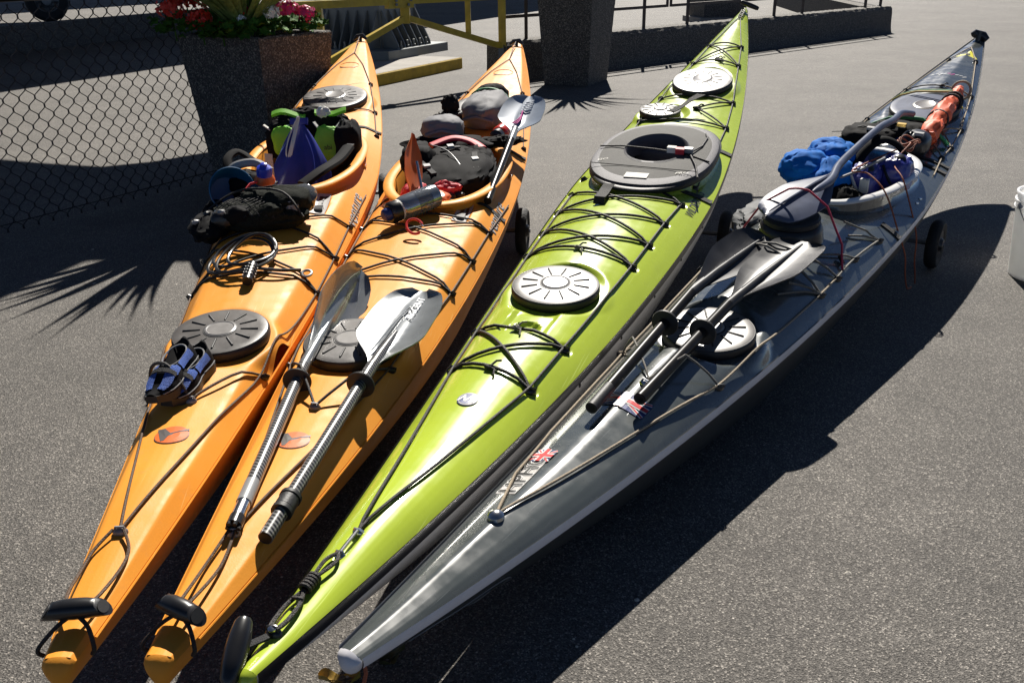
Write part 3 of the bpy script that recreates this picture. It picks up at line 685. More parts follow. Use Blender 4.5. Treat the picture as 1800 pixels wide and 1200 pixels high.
# bow hardware: shackle bar in its well, knotted cord, pad eye, toggle
bw = [(.345, -.008), (.277, -.008)]
C.fit(*bw[0], .75, 'steel'); C.fit(*bw[1], .75, 'steel')
MB().tube([C.P(.345, -.008, .010), C.P(.277, -.008, .010)], .0032, 8).build('shackle_bar', 'steel', C.root)
for sg in (-1, 1): MB().tube(free_cord(C, [C.P(.275, -.008, .012), C.P(.25, -.008+.011*sg, .010), C.P(.205, -.012+.003*sg, .012)], 0, 0), .0036, 7).build('bow_cord', 'cord', C.root)
for i in range(5): MB().tube([C.P(.205-.007*i, -.012, .011)+Vector((.0095*math.cos(q), 0, .0085*math.sin(q))) for q in [2*math.pi*j/14 for j in range(14)]], .0036, 6, closed=True).build('knot_coil', 'cord', C.root)
for sg in (-1, 1): MB().tube(free_cord(C, [C.P(.172, -.012, .010), C.P(.14, -.012+.012*sg, .009), C.P(.10, -.010+.012*sg, .010), C.P(.078, -.008+.006*sg, .012)], 0, 0), .0042, 7).build('bow_cord', 'cord', C.root)
MB().tube([C.P(.152, -.02, .012), C.P(.150, -.008, .014), C.P(.152, .0, .012)], .0035, 6).build('cord_crossover', 'cord', C.root)
C.fit(.078, -.008, .9, 'plastic'); MB().lathe([(.0075, 0), (.0075, .003), (.004, .0045)], C.P(.078, -.008, .012), (0, 0, 1), 14).build('steel_screw', 'steel', C.root)
tc_ = C.P(.02, -.032, .018); ax = Vector((-.25, .92, .38)).normalized()
MB().tube([tc_+ax*x for x in (-.05, -.044, -.02, 0, .02, .044, .05)], [.010, .014, .0175, .0185, .0175, .014, .010], 14).build('carry_toggle', 'plastic', C.root)
MB().bar(tc_, C.P(.065, -.008, .008), .012, .004).build('toggle_webbing', 'web', C.root)
ngon(C, 'badge_border', 'navy', ellipse(.0245, .027), (.846, -.008), (0, -1), .003); ngon(C, 'badge_ring', 'silverprint', ellipse(.0225, .025), (.846, -.008), (0, -1), .0036)
ngon(C, 'badge', 'navy', ellipse(.0195, .022), (.846, -.008), (0, -1), .0042); lettering(C, 'W', 'white', (.846+.0125, -.008+.0165), (0, -1), .036, .0048, 0, .0012)
lettering(C, 'WILDERNESS', 'black', (2.29, .238), (1, 0), .042, .002, .2, .0004)
# stern: bungees, toggle on chain of cord
rr = [(3.30, .195), (3.64, .172), (4.17, .117), (4.47, .086)]; rl = [(s, -t) for s, t in rr]
for s_, t_ in rr+rl: C.fit(s_, t_, .9)
for lst in (rr, rl): C.line([(2.56, lst[0][1]*1.05)]+lst+[(4.98, 0)], .0032, 'cord', 'perimeter_line')
for p, q in ((rr[1], rl[1]), (rr[1], (3.47, .03)), ((3.47, .03), rr[0]), (rr[2], rl[2]), (rr[2], rl[3]), (rr[3], rl[2]), (rr[3], rl[3]), (rr[0], rl[0])): C.line([p, q], .0042, 'cord', 'bungee', lift=.005)
knot(C, 4.2, .0); knot(C, 4.19, .018); knot(C, 3.47, .03, sz=1.3)
for i in range(4): MB().tube([C.P(4.97+.037*i, .004, .014)+Vector((.010*math.cos(q), .022*math.sin(q), .006*math.sin(q))) for q in [2*math.pi*j/14 for j in range(14)]], .004, 6, closed=True).build('stern_cord', 'cord', C.root)
te = C.P(5.15, .03, .035); MB().tube([te+Vector((-.055, .0, .02)), te+Vector((-.045, 0, .016)), te, te+Vector((.045, 0, -.016)), te+Vector((.055, 0, -.02))], [.009, .013, .015, .013, .009], 12).build('carry_toggle', 'plastic', C.root)
strap_over(C, 2.44, 'hull_strap', .03, t0=.06, slant=.05); strap_over(C, 3.02, 'hull_strap', .03, t0=.19)
# day-hatch tether and seat
MB().slab(lambda u, v: (C.P(3.33+.13*v, -.06+.11*v+.02*(u-.5)*2, .045+.03*v), (0, 0, 1)), 2, 5, .004).build('backrest_strap', 'web', C.root)
MB().slab(lambda u, v: (((u-.5)*.36, 2.5+.5*v, .05+.11*(2*u-1)**2+.10*max(0, v-.6)), (0, 0, 1)), 14, 12, .02).build('seat', 'rubber', C.root)
for sg in (-1, 1): MB().blob((.115*sg, 2.62, .17), (.035, .16, .05), amp=.1, seed=sg, p=.8).build('thigh_brace', 'rubber', C.root)
MB().blob((0, 2.68, C.ztop(2.7)-.10), (.045, .16, .06), amp=.1, seed=3, p=.8).build('seat_pommel', 'plasticgrey', C.root); MB().blob((0, 2.89, C.ztop(2.9)-.075), (.12, .03, .06), amp=.1, seed=4, p=.7).build('backrest', 'neorim', C.root)
for i in range(12):
    s_ = 1.15+.30*i
    MB().blob((half_beam(k, s_)*.985, s_, sheer(k, s_)-.035), (.004, .006, .006), nu=8, nv=6, amp=0).build('seam_screw', 'black', C.root) if s_ < 3.4 else None

# ---- grey boat
hd = [dict(s=1.375, t=.014, a=.128, b=.125, tilt=.3, off=-.03, th=.026), dict(s=3.86, t=.01, a=.21, b=.15, tilt=.5, off=-.004, nribs=10)]
D = Boat('d', 'dark grey sea kayak farthest right, with white cockpit rim and cranked blade on deck', dict(s=2.755, a=.365, w=.168, egg=.30), hd)
k = D.k; k['hx'] = .66; k['hz'] = 1.2; k['vee'] = .22; k['nose'] = .02; k['nosemat'] = 'seamwhite'
D.hull('gray', 'grayhull'); D.coaming('gray', 'whiterim', .032, .027, .006, 'coaming_rim'); D.hatch(hd[0], 'hatchpale'); D.hatch(hd[1], 'blueblade', ribs=False)
D.seam('seam_strip', 'seamwhite', -.017, .006)
# moulded day pod in front of the cockpit
MB().lathe([(.118, -.02), (.110, .03), (.102, .048), (.094, .052)], D.P(2.08, -.01, -.02), (0, -.06, 1), 40, .92, .86, (1, 0, 0)).build('deck_pod', 'plastic', D.root, angle=40)
MB().lathe([(.094, .050), (.099, .054), (.099, .068), (.092, .074), (.03, .076)], D.P(2.08, -.01, -.02), (0, -.06, 1), 40, .92, .86, (1, 0, 0)).build('pod_lid', 'rubber', D.root, angle=40)
bt = (.405, -.004); MB().lathe([(.017, 0), (.016, .007), (.011, .012), (.004, .0145)], D.P(*bt), (0, 0, 1), 20).build('bow_button', 'steel', D.root)
rf = [(1.16, .135), (1.81, .183), (1.947, .190), (2.115, .195), (2.335, .215)]; lf = [(1.22, -.165), (1.86, -.215), (1.98, -.225), (2.2, -.24), (2.4, -.245)]
for s_, t_ in rf+lf: D.fit(s_, t_, .9, ang=.8)
for lst in (rf, [(.56, -.064), (.76, -.102)]+lf): D.line([bt]+lst[:3 if lst is rf else 5], .0034, 'tancord', 'perimeter_line')
for p, q in (((1.16, .135), (1.12, .06, .05)), ((1.12, .06, .05), (1.02, .012, .004)), ((1.02, .012, .004), (1.17, -.11, .05)), ((1.17, -.11, .05), (1.22, -.165))): D.line([p, q], .003, 'greycord', 'bungee', lift=.002)
D.fit(1.0, .012, .9, 'steel'); knot(D, 1.22, -.165, 'tancord')
for p, q in ((rf[1], (1.83, .0, .035)), ((1.83, .0, .035), lf[2]), (rf[2], (1.86, .05, .04)), ((1.86, .05, .04), lf[1]), (rf[1], (1.72, .11, .02)), (rf[1], (1.66, .10, .004)), (rf[3], (1.99, .12, .004)), ((1.99, .12, .004), (1.93, -.08, .004)), ((1.93, -.08, .004), lf[3]), (rf[4], (2.22, .14)), (rf[3], rf[4]), (rf[2], rf[3])): D.line([p, q], .0036, 'greycord', 'bungee', lift=.003)
D.line([rf[4], (2.3, .175), (2.2, .125, .05)], .0036, 'greycord', 'bungee')
# red bungee over the blade with its black clip
D.line([(2.03, .182), (2.04, .165, .012)], .007, 'plastic', 'bungee_clip', nside=8); D.line([(2.0, .19), (2.05, .165, .012), (2.085, .095, .120), (2.09, .03, .140), (2.08, -.03, .138), (2.05, -.10, .110), (2.06, -.18, .01)], .0036, 'redcord', 'red_bungee')
# prints
union_flag(D, (.915, .0), (0, 1), .125, .062, .0022); union_flag(D, (.648, -.052), (0, 1), .048, .05, .0022)
strip(D, 'sticker_panel', 'silverprint', (0, 0), (.135, 0), .046, (.488, -.041), (.995, -.09), .0016)
lettering(D, 'HPHO', 'white', (.492, -.022), (.995, -.09), .058, .0022, 0, .0028); lettering(D, 'HPHO', 'black', (.492, -.022), (.995, -.09), .058, .0028, 0, .0006)
ngon(D, 'yellow_sticker', 'yellowprint', [(0, .055), (-.055, -.05), (.055, -.05)], (4.82, .01), (0, 1), .0022)
ngon(D, 'sticker_mark', 'greylogo', [(-.012, -.022), (.012, -.022), (.008, .0), (-.008, 0)], (4.82, .01), (0, 1), .003)
for i in range(9): strip(D, 'stern_lettering', 'white' if i not in (4, 5) else 'magenta', (-.085+.019*i, -.008+.01*math.sin(i*2.1)), (-.070+.019*i, .004), .006, (4.44, -.005), (0, 1), .0022, 2)
# scroll pattern on the bow side
def hs_(s, dz):
    d = min(1, dz/max(.02, sheer(k, s)-keel(k, s))); a = math.asin(min(1, d**(1/k['hz']))); return Vector((half_beam(k, s)*math.cos(a)**(k['hx']+k['vee']*(1-ss(.2, 1.7, s)))+.0012, s, sheer(k, s)-dz))
sw = [(.10, .032), (.16, .034), (.22, .04), (.30, .038), (.345, .045), (.36, .065), (.33, .085), (.27, .092), (.245, .08), (.26, .062), (.30, .05)]
MB().tube(free_cord(D, [hs_(s, dz) for s, dz in sw], 0, 0), .0016, 5).build('scroll_print', 'scroll', D.root)
MB().tube(free_cord(D, [hs_(s, dz) for s, dz in ((.16, .06), (.185, .062), (.20, .075), (.225, .088), (.26, .092))], 0, 0), .0016, 5).build('scroll_print', 'scroll', D.root)
# stern lines, toggle, straps
rs = [(3.315, .208), (3.462, .214), (3.718, .203), (4.19, .15), (4.72, .066)]
for s_, t_ in rs: D.fit(s_, t_, .8); D.fit(s_, -t_, .8)
for sg in (-1, 1): D.line([(3.1, .225*sg)]+[(s, t*sg) for s, t in rs]+[(4.93, 0)], .003, 'tancord', 'perimeter_line')
for p, q, m_ in (((4.19, -.15), (4.21, .01), 'cord'), ((4.21, .01), (4.19, .15), 'tancord'), (rs[1], (3.60, .14, .01), 'tancord'), ((3.6, .14, .01), rs[2], 'tancord'), (rs[0], (3.40, .15, .01), 'tancord')): D.line([p, q], .0036, m_, 'bungee', lift=.006)
knot(D, 4.21, .01)
for dt in (0, .022): D.line([(4.02+dt, -.175), (4.0+dt, -.06, .05), (3.96+dt, .10, .075), (3.9, .165, .02)], .005, 'greencord' if dt else 'yellowcord', 'elastic_strap')
D.line([(3.50, -.2), (3.49, -.06, .06), (3.47, .08, .08), (3.45, .2, .01)], .006, 'greencord', 'elastic_strap'); D.line([(3.52, -.2), (3.51, -.06, .05), (3.49, .08, .07), (3.47, .2, .01)], .005, 'greencord', 'elastic_strap')
strap_over(D, 3.18, 'hull_strap', .024); strap_over(D, 3.25, 'hull_strap', .02); strap_over(D, 2.46, 'hull_strap', .026, t0=.19)
MB().tube([D.P(5.13, -.04, .034), D.P(5.13, -.025, .036), D.P(5.14, .02, .022), D.P(5.14, .045, .008)], [.012, .023, .024, .015], 10).build('carry_toggle', 'plastic', D.root)
MB().tube([D.P(5.13, 0, .045), D.P(5.12, 0, -.005)], .016, 8).build('toggle_post', 'plastic', D.root)
MB().slab(lambda u, v: (((u-.5)*.34, 2.6+.45*v, .05+.10*(2*u-1)**2+.08*max(0, v-.6)), (0, 0, 1)), 10, 8, .015).build('seat', 'rubber', D.root)
for i in range(2): MB().lathe([(.007, 0), (.006, .004)], D.P(2.78+.05*i, .236, 0), (0, 0, 1), 10).build('rim_bolt', 'steel', D.root)

# ---- trolleys under the four boats
def cart(b, s, label, hw=.27):
    k = b.k; c = b.M @ Vector((0, s, 0)); yaw = -R(k['yaw'])
    t = thing('kayak_cart', label, 'cart', Matrix.Translation((c.x, c.y, 0)) @ Matrix.Rotation(yaw, 4, 'Z'), 'kayak carts')
    def wheel(x):
        w = MB().lathe([(.055, -.014), (.062, -.021), (.090, -.024), (.10, -.014), (.1015, 0), (.10, .014), (.090, .024), (.062, .021), (.055, .014)], (0, 0, 0), (1, 0, 0), 36).build('wheel', 'tyre', t, angle=40); w.location = (x, 0, .102)
        MB().lathe([(.062, -.018), (.03, -.016), (.022, -.03), (.012, -.032), (.012, .032), (.022, .03), (.03, .016), (.062, .018)], (0, 0, 0), (1, 0, 0), 24).build('rim', 'plastic', w, angle=40)
        MB().lathe([(.009, -.036), (.009, .036)], (0, 0, 0), (1, 0, 0), 10).build('hub_bolt', 'steel', w)
    wheel(-hw); wheel(hw)
    MB().tube([(-hw, 0, .102), (-.12, 0, .102), (-.10, 0, .075), (.10, 0, .075), (.12, 0, .102), (hw, 0, .102)], .010, 8).build('axle', 'dullsteel', t)
    kz = c.z
    for sg in (-1, 1):
        z1 = kz+.045; MB().tube([(sg*.11, -.10, z1), (sg*.11, .10, z1)], .02, 10).build('bunk_pad', 'rubber', t)
        MB().bar((sg*.11, 0, .09), (sg*.11, 0, z1-.012), .02, .02, (0, 1, 0)).build('strut', 'dullsteel', t)
cart(A, 3.5, 'black two-wheeled kayak cart under the leftmost orange kayak', .225)
cart(B, 2.80, 'black two-wheeled kayak cart under the second orange kayak')
cart(C, 3.0, 'black two-wheeled kayak cart under the lime green kayak')
cart(D, 3.16, 'black two-wheeled kayak cart under the dark grey kayak')
# ------------------------------------------------------------------ gear lying on the boats
def gear(b, name, label, cat, base, group=None):
    """a thing resting on boat b: Empty at base=(t,s,z) in the boat's frame; returns it and a mesh-builder factory in that frame"""
    o = thing(name, label, cat, b.M @ Matrix.Translation(Vector(base)), group); org = Vector(base)
    return o, (lambda: MB(org))
def blade(mb, p0, d, n, L, wf, camber=.02, rib=0, th=.004, bend=0, nl=22, nw=13, ribw=.16):
    """paddle blade from throat p0 along d; n is the face normal; wf(f)->(left,right) half widths"""
    d = Vector(d).normalized(); n = Vector(n); n = (n-d*n.dot(d)).normalized(); lat = d.cross(n)
    def f(u, v):
        wl, wr = wf(u); x = -wl+(wl+wr)*v; q = x/max(wl, wr, .001)
        h = camber*(q*q-.3)*min(1, u*3)+bend*u*u+rib*max(0, 1-abs(q)/ribw)*(1-u)**.8
        l = L*(u-.05*q*q*(u > .9)*(u-.9)*10)
        return p0+d*l+lat*x+n*h, n
    return mb.slab(f, nl, nw, th)
def wf_std(wm, asym=.0, tip=.25, throat=.012, peak=.55):
    def f(u):
        r = ss(0, peak, u)**.9; e = 1-((u-peak)/(1-peak))**2.6*(1-tip) if u > peak else 1
        e = max(.0, e)
        if u > .93: e *= max(.30, math.sqrt(max(0, 1-((u-.93)/.0705)**2)))
        w = throat+(wm-throat)*r; w *= e
        return w*(1+asym*u), w*(1-asym*u)
    return f
def wf_round(wm, asym=0, throat=.013, a=.42, b=.55, e=2.3, skew=0):
    def f(u):
        w = throat+(wm-throat)*ss(0, a, u)**.85
        if u > b: w *= max(.04, (1-((u-b)/(1-b))**e))**(1/e)
        return w*(1+asym*math.sin(u*3)), w*(1-asym*math.sin(u*3))
    return f
def ring_disc(mb, c, ax, r=.034, w=.008): return mb.lathe([(.0165, -w/2), (r, -w*.35), (r+.001, 0), (r, w*.35), (.0165, w/2)], c, ax, 28)

# two split carbon paddles on the second orange boat
p0, p1 = B.P(.305, .002, .018), B.P(.94, -.072, .030); d = (p1-p0).normalized(); tip = p1+d*.0
t, nb = gear(B, 'split_paddle', 'carbon half paddle with its blade tilted on edge, ferrule end uncapped and grey taped', 'paddle', p0, 'carbon half paddles')
nb().tube([p0+d*.13, p0+d*.3, p1], .0148, 16).build('shaft', 'carbon', t)
nb().tube([p0+d*.065, p0+d*.132], .0152, 16).build('grey_sleeve', 'plasticgrey', t); nb().tube([p0+d*.02, p0+d*.066], .0136, 16).build('ferrule', 'steel', t)
mb = nb().tube([p0-d*.004, p0+d*.022], .0150, 16)
for q in range(6): mb.tube([p0-d*.012+Vector((.011*math.cos(q*1.05), 0, .011*math.sin(q*1.05))), p0+d*.02+Vector((.012*math.cos(q*1.05), 0, .012*math.sin(q*1.05)))], .004, 6)
mb.build('ferrule_collar', 'plastic', t)
ring_disc(nb(), p0+d*.545, d).build('drip_ring', 'rubber', t)
dd = (B.P(1.41, -.055, .075)-p1).normalized(); bl = blade(nb(), p1, dd, (.93, -.12, .40), .47, wf_round(.080, .06, a=.5, b=.58, e=2.0), .022, .016, .004, .012).build('blade', 'silverblade', t, angle=50)
nb().tube([p1-d*.02, p1+dd*.06, p1+dd*.14, p1+dd*.24], [.0148, .0135, .009, .003], 12).build('blade_spine', 'silverblade', t)
p0, p1 = B.P(.292, .064, .024), B.P(.915, .108, .05); d = (p1-p0).normalized()
t, nb = gear(B, 'split_paddle', 'carbon half paddle with a silvery lettered blade lying face up over the hatch', 'paddle', p0, 'carbon half paddles')
nb().tube([p0+d*.10, p0+d*.3, p1], .0148, 16).build('shaft', 'carbon', t); nb().tube([p0, p0+d*.075], .0146, 16).build('ferrule', 'carbon', t)
nb().lathe([(.0100, -.0005), (.0125, -.0012), (.0125, .0005)], p0, d, 16).build('ferrule_mouth', 'black', t)
mb = nb()
for x0, x1, r in ((.072, .082, .0215), (.084, .112, .0205), (.114, .122, .0225)): mb.tube([p0+d*x0, p0+d*x1], r, 18)
mb.build('clamp_collar', 'rubber', t, angle=40); ring_disc(nb(), p0+d*.535, d).build('drip_ring', 'rubber', t)
dd = (B.P(1.285, .150, .075)-p1).normalized(); nrm = Vector((-.06, -.36, .93))
wf = wf_round(.092, .03, a=.36, b=.58, e=2.4)
bo = blade(nb(), p1, dd, nrm, .40, wf, .020, .012, .004, .010).build('blade', 'silverblade', t, angle=50)
nb().tube([p1-d*.05, p1+dd*.04, p1+dd*.10, p1+dd*.17], [.0148, .0140, .0115, .006], 12).build('blade_spine', 'carbon', t)
def blade_text(txt, m, org, x, n, size, parent, nb, shear=0):
    x = x.normalized(); n = (n-x*n.dot(x)).normalized(); y = n.cross(x); vs, fs = text_polys(txt, size, shear, .0004)
    nb().add([org+x*v[0]+y*v[1] for v in vs], fs).build('lettering', m, parent, smooth=False)
nn = (nrm-dd*nrm.dot(dd)).normalized(); lat = dd.cross(nn)
blade_text('ACCENT', 'paleprint', p1+dd*.235+lat*(.022)+nn*.0085, dd, nn, .030, bo, nb, .15)
nb().tube([p1+dd*.05+lat*-.020+nn*.012, p1+dd*.2+lat*-.016+nn*.010, p1+dd*.30+lat*-.008+nn*.006, p1+dd*.31+lat*.002+nn*.006, p1+dd*.24+lat*-.006+nn*.008], .0022, 6).build('raised_crease', 'silverblade', bo)

# paddle with translucent blade standing out of the second cockpit
p0, p1 = B.P(2.30, .205, .035), B.P(2.90, .228, .125); d = (p1-p0).normalized()
t, nb = gear(B, 'paddle', 'paddle with a translucent rounded blade printed magenta, raised out of the cockpit', 'paddle', p0)
nb().tube([p0-d*.06, p0+d*.3, p1], .0148, 16).build('shaft', 'blackshaft', t); nb().tube([p1-d*.09, p1+d*.03], .0162, 16).build('blade_socket', 'silverblade', t)
nrm = Vector((-.10, -.80, .58)); dd = (d+Vector((.13, .05, .20))).normalized()
bo = blade(nb(), p1, dd, nrm, .285, wf_round(.098, .02, .016, .34, .50, 2.5), .016, .010, .004, .01).build('blade', 'clearblade', t, angle=50)
nn = (nrm-dd*nrm.dot(dd)).normalized(); lat = dd.cross(nn)
mb = nb()
for k_ in range(3): mb.tube([p1+dd*(.05+.017*j)+lat*(.012*math.sin(j*.55+k_*.5)+.006*(k_-1)-.018+.004*j)+nn*(.009) for j in range(7)], .0028, 6)
mb.build('print_flame', 'magenta', bo); mb = nb()
for k_ in range(5): mb.tube([p1+dd*(.155+.019*k_)+lat*(-.012+.002*k_)+nn*.008, p1+dd*(.162+.019*k_)+lat*(.008+.003*k_)+nn*.008, p1+dd*(.176+.019*k_)+lat*(.030)+nn*.009], .0026, 6)
mb.build('print_flame', 'paleprint', bo)

# grey boat: two black half paddles and the cranked blade
def half_black(a, throat, tipp, nrm, w, label, cap, ring):
    t, nb = gear(D, 'split_paddle', label, 'paddle', a, 'black half paddles'); d = (throat-a).normalized()
    nb().tube([a+d*cap, a+d*.4, throat, throat+(tipp-throat)*.12], .0150, 16).build('shaft', 'blackshaft', t)
    nb().tube([a, a+d*(cap+.002)], .0146 if cap > .05 else .0152, 16).build('ferrule', 'rubber' if cap > .05 else 'blackshaft', t); nb().lathe([(.0098, .0), (.0128, -.0012), (.0128, .001)], a, d, 16).build('ferrule_mouth', 'black', t)
    ring_disc(nb(), a+d*ring, d, .036, .010).build('drip_ring', 'rubber', t)
    dd = (tipp-throat).normalized(); L = (tipp-throat).length
    blade(nb(), throat, dd, nrm, L, w, .016, .012, .004, .006).build('blade', 'darkblade', t, angle=50)
    nb().tube([throat-d*.03, throat+dd*L*.3, throat+dd*L*.6, throat+dd*L*.95], [.0150, .0135, .011, .006], 12).build('blade_spine', 'darkblade', t)
half_black(D.P(.818, -.031, .03), D.P(1.50, -.086, .055), D.P(1.93, -.040, .03), Vector((.35, -.05, .93)), wf_round(.066, .10, a=.55, b=.72, e=2.2), 'black half paddle nearer the green boat, its narrow blade pointing to the cockpit', .10, .455)
half_black(D.P(.905, .046, .035), D.P(1.49, .030, .065), D.P(1.93, .085, .05), Vector((-.08, -.10, .98)), wf_round(.086, -.08, a=.5, b=.80, e=3.0), 'black half paddle with wide two-tone blade, over the grey front hatch', .012, .375)
pt = [D.P(2.10, .04, .140), D.P(2.24, .052, .148), D.P(2.40, .030, .155), D.P(2.58, .022, .158), D.P(2.92, .028, .170), D.P(3.12, .034, .160), D.P(3.28, .028, .148), D.P(3.42, .045, .11)]
t, nb = gear(D, 'paddle', 'cranked-shaft paddle with blue-grey blade held on the black pod by a red bungee', 'paddle', pt[0])
cc_ = free_cord(D, pt, 0, 0); nb().tube(cc_, [.004, .008, .011, .012]+[.0135]*(len(cc_)-4), 14).build('shaft', 'blueblade', t)
bp0 = D.P(2.32, .045, .150); dd = (D.P(1.95, -.06, .096)-bp0).normalized()
blade(nb(), bp0, dd, Vector((.10, -.25, .96)), .37, wf_round(.085, .05, a=.5, b=.62, e=2.2), -.014, .006, .004, -.01).build('blade', 'blueblade', t, angle=50)
nb().tube([bp0+dd*.0+Vector((0, 0, .004)), bp0+dd*.12+Vector((0, 0, .010)), bp0+dd*.25+Vector((0, 0, .008)), bp0+dd*.36+Vector((0, 0, .004))], [.010, .006, .004, .002], 8).build('blade_spine', 'blueblade', t)

# ---- first orange boat: foredeck
def shoe(base, yaw, label, roll=0):
    t, nb = gear(A, 'water_shoe', label, 'shoe', base, 'water shoes'); o = Vector(base); rot = Matrix.Rotation(yaw, 3, 'Z') @ Matrix.Rotation(roll, 3, 'Y')
    W = lambda x, y, z: o+rot @ Vector((x, y, z))
    def outline(u):                                  # half width along the sole, toe at u=0
        return .016+.026*ss(0, .22, u)-.010*ss(.35, .6, u)+.004*ss(.65, .8, u)-(.022*ss(.88, 1, u))
    def sole(u, v): w = outline(u)*1.08; x = (2*v-1)*w; return W(x+.006*math.sin(u*3), .245*(u-.5), .010+.012*ss(.0, .12, -u+.12)), rot @ Vector((0, 0, 1))
    nb().slab(sole, 18, 7, .022).build('sole', 'rubber', t, angle=50)
    def upper(u, v):
        w = outline(u); a = math.pi*v; top = .034+.030*ss(.08, .42, u)+.012*ss(.6, .95, u); open_ = ss(.42, .5, u)*(1-ss(.90, .97, u))
        x = math.cos(a)*w*1.03; z = .018+math.sin(a)**.7*(top-.014)
        if open_ and .28 < v < .72: z -= .035*open_*math.sin((v-.28)/.44*math.pi)
        return W(x+.006*math.sin(u*3), .24*(u-.5), z)
    nb().grid(upper, 30, 22).build('upper', 'cloth', t, angle=60)
    for u0, u1, v0, v1 in ((.10, .30, .20, .42), (.10, .30, .58, .80), (.33, .46, .16, .36), (.34, .47, .62, .84), (.5, .8, .1, .27), (.5, .8, .73, .9)):
        nb().grid(lambda u, v: upper(u0+(u1-u0)*u, v0+(v1-v0)*v)+rot @ Vector((math.cos(math.pi*(v0+(v1-v0)*v))*.003, 0, .0028)), 6, 6).build('mesh_panel', 'bluemesh', t)
    nb().tube([upper(.50+.45*abs(q-.5)*2*0+.0, .5)]+[W(.030*math.cos(x), .24*.19+.050*math.sin(x), .060+.006*math.sin(x)) for x in [2*math.pi*i/22 for i in range(22)]][1:], .0026, 6).build('collar_piping', 'plasticgrey', t)
    nb().tube([W(outline(u)*1.06*s_+.006*math.sin(u*3), .245*(u-.5), .026) for s_, us in ((1, [.9-.09*i for i in range(10)]), (-1, [.09+.09*i for i in range(10)])) for u in us], .0017, 6).build('welt', 'plasticgrey', t)
    nb().slab(lambda u, v: (upper(.30+.05*u, .15+.7*v)+rot @ Vector((0, 0, .005)), (0, 0, 1)), 3, 10, .003).build('fastening_strap', 'web', t); t.scale = (.84, .84, .84); return t
zs_ = A.z(.87, -.02); shoe((-.018, .838, zs_+.002), -.20, 'black and blue water shoe underneath its pair, grey sole showing beside the round hatch')
shoe((-.042, .815, zs_+.026), -.16, 'black and blue water shoe on top of the pair, toe towards the bow', -.10)
b_ = A
MB().tube(free_cord(A, [A.P(.765, .004, .010), A.P(.775, -.012, .05), A.P(.80, -.045, .088), A.P(.84, -.095, .07), A.P(.87, -.125, .012)], 0, 0), .0042, 7).build('bungee', 'cord', A.root)
# coiled cable lock
cz = A.P(1.56, -.035, .0)
t, nb = gear(A, 'cable_lock', 'coiled glossy black cable lock with a combination barrel on the orange foredeck', 'cable lock', cz)
def coil(n0, rx, ry, cx, cy, hz, ph=0, tilt=.0): return [A.P(1.56+cy+ry*math.sin(q), -.035+cx+rx*math.cos(q), hz+.009*math.sin(q*1.5+ph)+tilt*math.sin(q)) for q in [ph+2*math.pi*i/26 for i in range(27)]]
mb = nb(); mb.tube(coil(0, .100, .105, -.012, .01, .022, 0, .006)+coil(0, .088, .118, .008, .0, .030, .2, .008)+coil(0, .070, .095, .022, .016, .036, .4, .010)+coil(0, .098, .088, .0, .03, .030, .1, .012), .0052, 9)
mb.tube(free_cord(A, [A.P(1.50, -.05, .03), A.P(1.47, .02, .026), A.P(1.475, .09, .022), A.P(1.505, .145, .02)], 0, 0), .0052, 9); mb.build('cable', 'plastic', t)
mb = nb(); e = A.P(1.515, .160, .018); mb.tube([e+Vector((.015*math.cos(q), .017*math.sin(q), .002*math.sin(q))) for q in [2*math.pi*i/20 for i in range(20)]], .0042, 7, closed=True); mb.build('end_loop', 'dullsteel', t)
a, c = A.P(1.475, .012, .032), A.P(1.385, .012, .022); dx = (c-a).normalized()
nb().tube([a-dx*.01, a, a+dx*.004], [.006, .009, .012], 14).build('barrel_neck', 'plastic', t); bb = nb().tube([a, c], .0155, 18).build('barrel', 'plastic', t, angle=40)
for i in range(4):
    q = a.lerp(c, .2+.18*i); nb().tube([q-dx*.005, q+dx*.005], .0172, 20).build('number_wheel', 'plastic', bb, angle=40)
    mb = nb()
    for k_ in range(7): an = k_*.9; mb.box(q+Vector((math.cos(an)*.0173, 0, math.sin(an)*.0173)), (.003, .004, .003))
    mb.build('digit_mark', 'whiteweb', bb)
# black mesh deck bag, blue cup, bottle
mz = A.P(1.88, -.05, 0)
t, nb = gear(A, 'deck_bag', 'black mesh deck bag bulging with gear in front of the leftmost cockpit', 'bag', mz)
nb().blob(mz+Vector((.015, .0, .036)), (.160, .095, .044), amp=.14, freq=2.0, seed=4, p=.8, crease=.025, nu=48, nv=26).build('bag_body', 'meshbag', t)
nb().blob(mz+Vector((.10, .03, .070)), (.085, .075, .048), amp=.12, freq=2.0, seed=9, p=.85, crease=.03, nu=32, nv=20).build('bag_top', 'meshbag', t)
nb().blob(mz+Vector((-.155, -.03, .012)), (.065, .11, .042), amp=.18, freq=2.0, seed=13, crease=.10, nu=32, nv=20).build('bag_flap', 'cloth', t)
nb().blob(mz+Vector((-.175, .11, .0)), (.04, .08, .04), amp=.2, freq=2, seed=17, crease=.1).build('bag_flap', 'cloth', t)
for a_ in range(6): nb().blob(mz+Vector((-.185+.03*a_, -.08+.04*(a_ % 3), .047+.012*(a_ % 2)+.02*(a_ > 2))), (.012, .012, .008), amp=.3, seed=a_, nu=10, nv=8).build('cord_lock', 'plasticgrey' if a_ % 3 == 0 else 'plastic', t)
nb().tube(free_cord(A, [mz+Vector((.165, -.07, .05)), mz+Vector((.10, -.02, .118)), mz+Vector((-.02, .05, .108)), mz+Vector((-.10, .06, .085)), mz+Vector((-.17, .03, .045))], 0, 0), .004, 7).build('elastic_cord', 'cord', t)
nb().tube(free_cord(A, [mz+Vector((.17, .05, .03)), mz+Vector((.10, .065, .105)), mz+Vector((.0, .075, .10)), mz+Vector((-.06, .06, .088))], 0, 0), .0035, 7).build('elastic_cord', 'cord', t)
